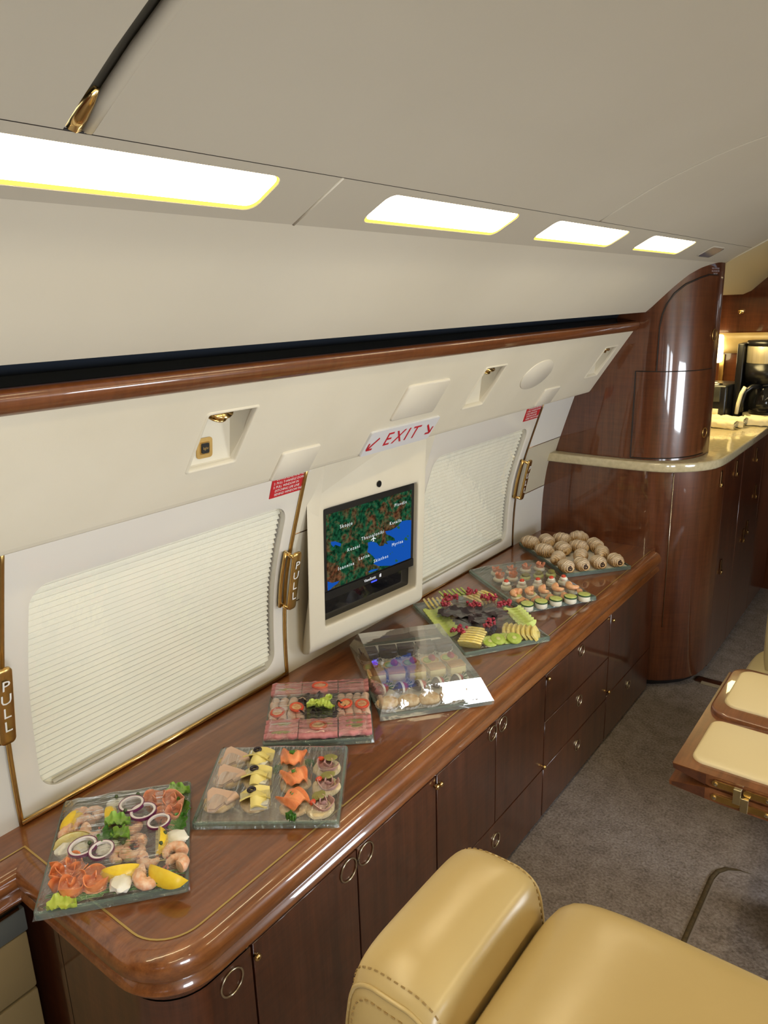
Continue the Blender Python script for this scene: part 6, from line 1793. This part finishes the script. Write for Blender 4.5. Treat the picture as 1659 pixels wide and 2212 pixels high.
# ================= platter G: pastries
tG = Tray((-1.085, 2.536), (.177, .228), .288, .425, 'uncovered glass platter of sugar-dusted pastries by the galley partition', None, None, None)
V, F = prismg(rrect(.265, .400, .006, 3), .001); cG = tG.o + tG.ex * .144 + tG.ey * .2125
dl_ = mesh('paper_liner', V, F, FM['paper']); dl_.location = (cG.x, cG.y, ZB - .0005); dl_.rotation_euler = (0, 0, tG.ang); tag(dl_, 'white paper sheet lining the pastry platter', 'paper')
FM['puff'] = None
def puff_mat():
    m, nt, out = new_mat('puff_pastry'); L = nt.links.new
    b = nt.nodes.new('ShaderNodeBsdfPrincipled'); L(b.outputs[0], out.inputs[0]); sock(nt, b, 'Roughness', .6)
    tc = nt.nodes.new('ShaderNodeTexCoord')
    wv = nt.nodes.new('ShaderNodeTexWave'); wv.wave_type = 'BANDS'; wv.bands_direction = 'X'; wv.inputs['Scale'].default_value = 60; wv.inputs['Distortion'].default_value = 7; wv.inputs['Detail'].default_value = 3
    L(tc.outputs['Object'], wv.inputs['Vector'])
    n = nt.nodes.new('ShaderNodeTexNoise'); n.inputs['Scale'].default_value = 120; n.inputs['Detail'].default_value = 4; L(tc.outputs['Object'], n.inputs['Vector'])
    cr = nt.nodes.new('ShaderNodeValToRGB'); e = cr.color_ramp.elements; e[0].position = .15; e[0].color = (.30, .14, .04, 1); e[1].position = .8; e[1].color = (.72, .47, .20, 1)
    L(wv.outputs['Fac'], cr.inputs[0])
    geo = nt.nodes.new('ShaderNodeSeparateXYZ'); L(tc.outputs['Object'], geo.inputs[0])
    ad = nt.nodes.new('ShaderNodeMath'); ad.operation = 'MULTIPLY_ADD'; L(geo.outputs['Z'], ad.inputs[0]); ad.inputs[1].default_value = 22; L(n.outputs['Fac'], ad.inputs[2])
    mr = nt.nodes.new('ShaderNodeMapRange'); mr.inputs[1].default_value = .85; mr.inputs[2].default_value = 1.3; mr.inputs[4].default_value = .65; L(ad.outputs[0], mr.inputs[0])
    mx = nt.nodes.new('ShaderNodeMix'); mx.data_type = 'RGBA'; mx.inputs[7].default_value = (.78, .68, .56, 1); L(mr.outputs[0], mx.inputs[0]); L(cr.outputs[0], mx.inputs[6]); L(mx.outputs[2], b.inputs['Base Color'])
    bp = nt.nodes.new('ShaderNodeBump'); bp.inputs['Strength'].default_value = .8; bp.inputs['Distance'].default_value = .002; L(wv.outputs['Fac'], bp.inputs['Height']); L(bp.outputs[0], b.inputs['Normal'])
    return m
FM['puff'] = puff_mat()
def puff_roll(seed, filled):
    def f():
        V = []; F = []; NL, NA = 20, 20
        for i in range(NL + 1):
            t = i / NL; e_ = (1 - (2 * t - 1) ** 4) ** .5 if 0 < t < 1 else .0
            e_ = max(e_, .55)
            for k in range(NA):
                a = 2 * PI * k / NA
                r = 1 + .06 * math.sin(t * 26 + seed) + .12 * mn.noise(Vector((t * 3 + seed, math.cos(a) * 1.5, math.sin(a) * 1.5)))
                V.append(Vector(((t - .5) * .060, .0235 * e_ * r * math.cos(a), .021 + .021 * e_ * r * math.sin(a))))
        for i in range(NL):
            for k in range(NA): F.append((i*NA+k, i*NA+(k+1) % NA, (i+1)*NA+(k+1) % NA, (i+1)*NA+k))
        F += [tuple(range(NA)), tuple(NL*NA+k for k in range(NA))]
        out = [('crust', (V, F), FM['puff'])]
        if filled:
            # dark filling showing at the open end in a loose spiral
            sp_ = [Vector((-.0305, (.002 + .0075 * t) * math.cos(t * 8), .021 + (.002 + .0065 * t) * math.sin(t * 8))) for t in [i / 24 for i in range(25)]]
            out.append(('filling', tube_geo(sp_, .0022, 6), FM['choc']))
        return out
    return f
def croissant(seed):
    def f():
        pts_ = []; rad = []
        for i in range(30):
            t = i / 29; a = -1.15 + 2.3 * t
            pts_.append(Vector((.030 * math.sin(a), -.026 * math.cos(a) + .020, .019)))
            rad.append((.006 + .0155 * math.sin(PI * t) ** .8) * (1 + .10 * abs(math.sin(t * PI * 4.5))))
        V, F = tube_geo(pts_, rad, 14)
        V = [Vector((v.x, v.y, max(0, v.z))) for v in V]
        return [('crust', (V, F), FM['puff'])]
    return f
gp_ = [(-1.100, 2.572, 'f'), (-1.058, 2.622, 'f'), (-1.014, 2.680, 'f'), (-.966, 2.738, 'f'), (-1.172, 2.640, 'c'), (-1.108, 2.712, 'c'), (-1.050, 2.790, 'c'), (-1.250, 2.694, 'r'), (-1.196, 2.756, 'r'), (-1.150, 2.812, 'r'), (-1.104, 2.868, 'r'), (-1.345, 2.758, 'r'), (-1.296, 2.812, 'r'), (-1.250, 2.868, 'r'), (-1.202, 2.930, 'c')]
gl_ = ['front row', 'front row', 'front row', 'front row', 'second row', 'second row', 'second row', 'third row', 'third row', 'third row', 'third row', 'back row', 'back row', 'back row', 'back row']
cnt = {}
for k, (x, y, t) in enumerate(gp_):
    c_ = cnt.get(gl_[k], 0); cnt[gl_[k]] = c_ + 1
    nm = {'f': 'oblong pastry with dark filling', 'c': 'crescent pastry', 'r': 'plump sugared pastry'}[t]
    place('G%s%d' % (t, k % 2), 'puff_pastry', (puff_roll(k, t == 'f') if t != 'c' else croissant(k)), x, y, tG.ang + ({'f': PI * .5 , 'c': .2 * k, 'r': PI * .55 + .25 * math.sin(k * 3)}[t]), '%s in the %s, %s from the window side' % (nm, gl_[k], ORD[c_]), 'pastry', 'sugar-dusted pastries', z=ZB, s=1.18 if t == 'f' else 1.3)


# ------------------------------------------------------------------ lights, world, camera
def area(name, loc, target, sx, sy, e, col):
    ld = bpy.data.lights.new(name, 'AREA'); ld.shape = 'RECTANGLE'; ld.size = sx; ld.size_y = sy; ld.energy = e; ld.color = col
    o = bpy.data.objects.new(name, ld); COL.objects.link(o); o.location = loc
    o.rotation_euler = (Vector(target) - Vector(loc)).to_track_quat('-Z', 'Y').to_euler(); return o
area('galley_downlight', (-1.0, 3.95, 1.675), (-1.0, 3.95, 0), .3, .5, 7.5, (1, .78, .34))
w = bpy.data.worlds.new('World'); scene.world = w; w.use_nodes = True
nt = w.node_tree; nt.nodes.clear()
tc = nt.nodes.new('ShaderNodeTexCoord'); sx = nt.nodes.new('ShaderNodeSeparateXYZ'); nt.links.new(tc.outputs['Generated'], sx.inputs[0])
cr = nt.nodes.new('ShaderNodeValToRGB'); e = cr.color_ramp.elements
e[0].position = .46; e[0].color = (.85, .87, .88, 1); e[1].position = .70; e[1].color = (.30, .55, 1.0, 1)
x_ = e.new(.52); x_.color = (.75, .86, 1.0, 1)
mr = nt.nodes.new('ShaderNodeMapRange'); mr.inputs[1].default_value = -1; mr.inputs[2].default_value = 1
nt.links.new(sx.outputs['Z'], mr.inputs[0]); nt.links.new(mr.outputs[0], cr.inputs[0])
bg = nt.nodes.new('ShaderNodeBackground'); bg.inputs[1].default_value = 2.4
nt.links.new(cr.outputs[0], bg.inputs[0]); ow = nt.nodes.new('ShaderNodeOutputWorld'); nt.links.new(bg.outputs[0], ow.inputs[0])

cam = bpy.data.cameras.new('Camera'); co = bpy.data.objects.new('Camera', cam); COL.objects.link(co)
Rw = [(0.79615116, 0.1421329, -0.58816798), (0.60440525, -0.23328757, 0.76175534), (-0.02894179, -0.96196421, -0.27163804)]
right = Vector([Rw[i][0] for i in range(3)]); down = Vector([Rw[i][1] for i in range(3)]); fwd = Vector([Rw[i][2] for i in range(3)])
mat = Matrix([[right[i], -down[i], -fwd[i], 0] for i in range(3)] + [[0, 0, 0, 1]])
mat.translation = Vector((0, 0, 1.70)); co.matrix_world = mat
cam.sensor_fit = 'VERTICAL'; cam.sensor_height = 24; cam.lens = 24 * 1600 / 2212; cam.clip_start = .02
scene.camera = co
scene.view_settings.view_transform = 'Standard'; scene.view_settings.look = 'None'; scene.view_settings.gamma = 1; scene.view_settings.exposure = 0.38
scene.cycles.use_adaptive_sampling = True; scene.cycles.adaptive_threshold = .05
scene.cycles.max_bounces = 6; scene.cycles.diffuse_bounces = 3; scene.cycles.glossy_bounces = 3; scene.cycles.transparent_max_bounces = 14
scene.cycles.transmission_bounces = 4
scene.cycles.sample_clamp_indirect = 4; scene.cycles.caustics_reflective = False; scene.cycles.caustics_refractive = False
scene.cycles.use_denoising = True
for o in list(bpy.data.objects):
    if 'world' in o: del o['world']
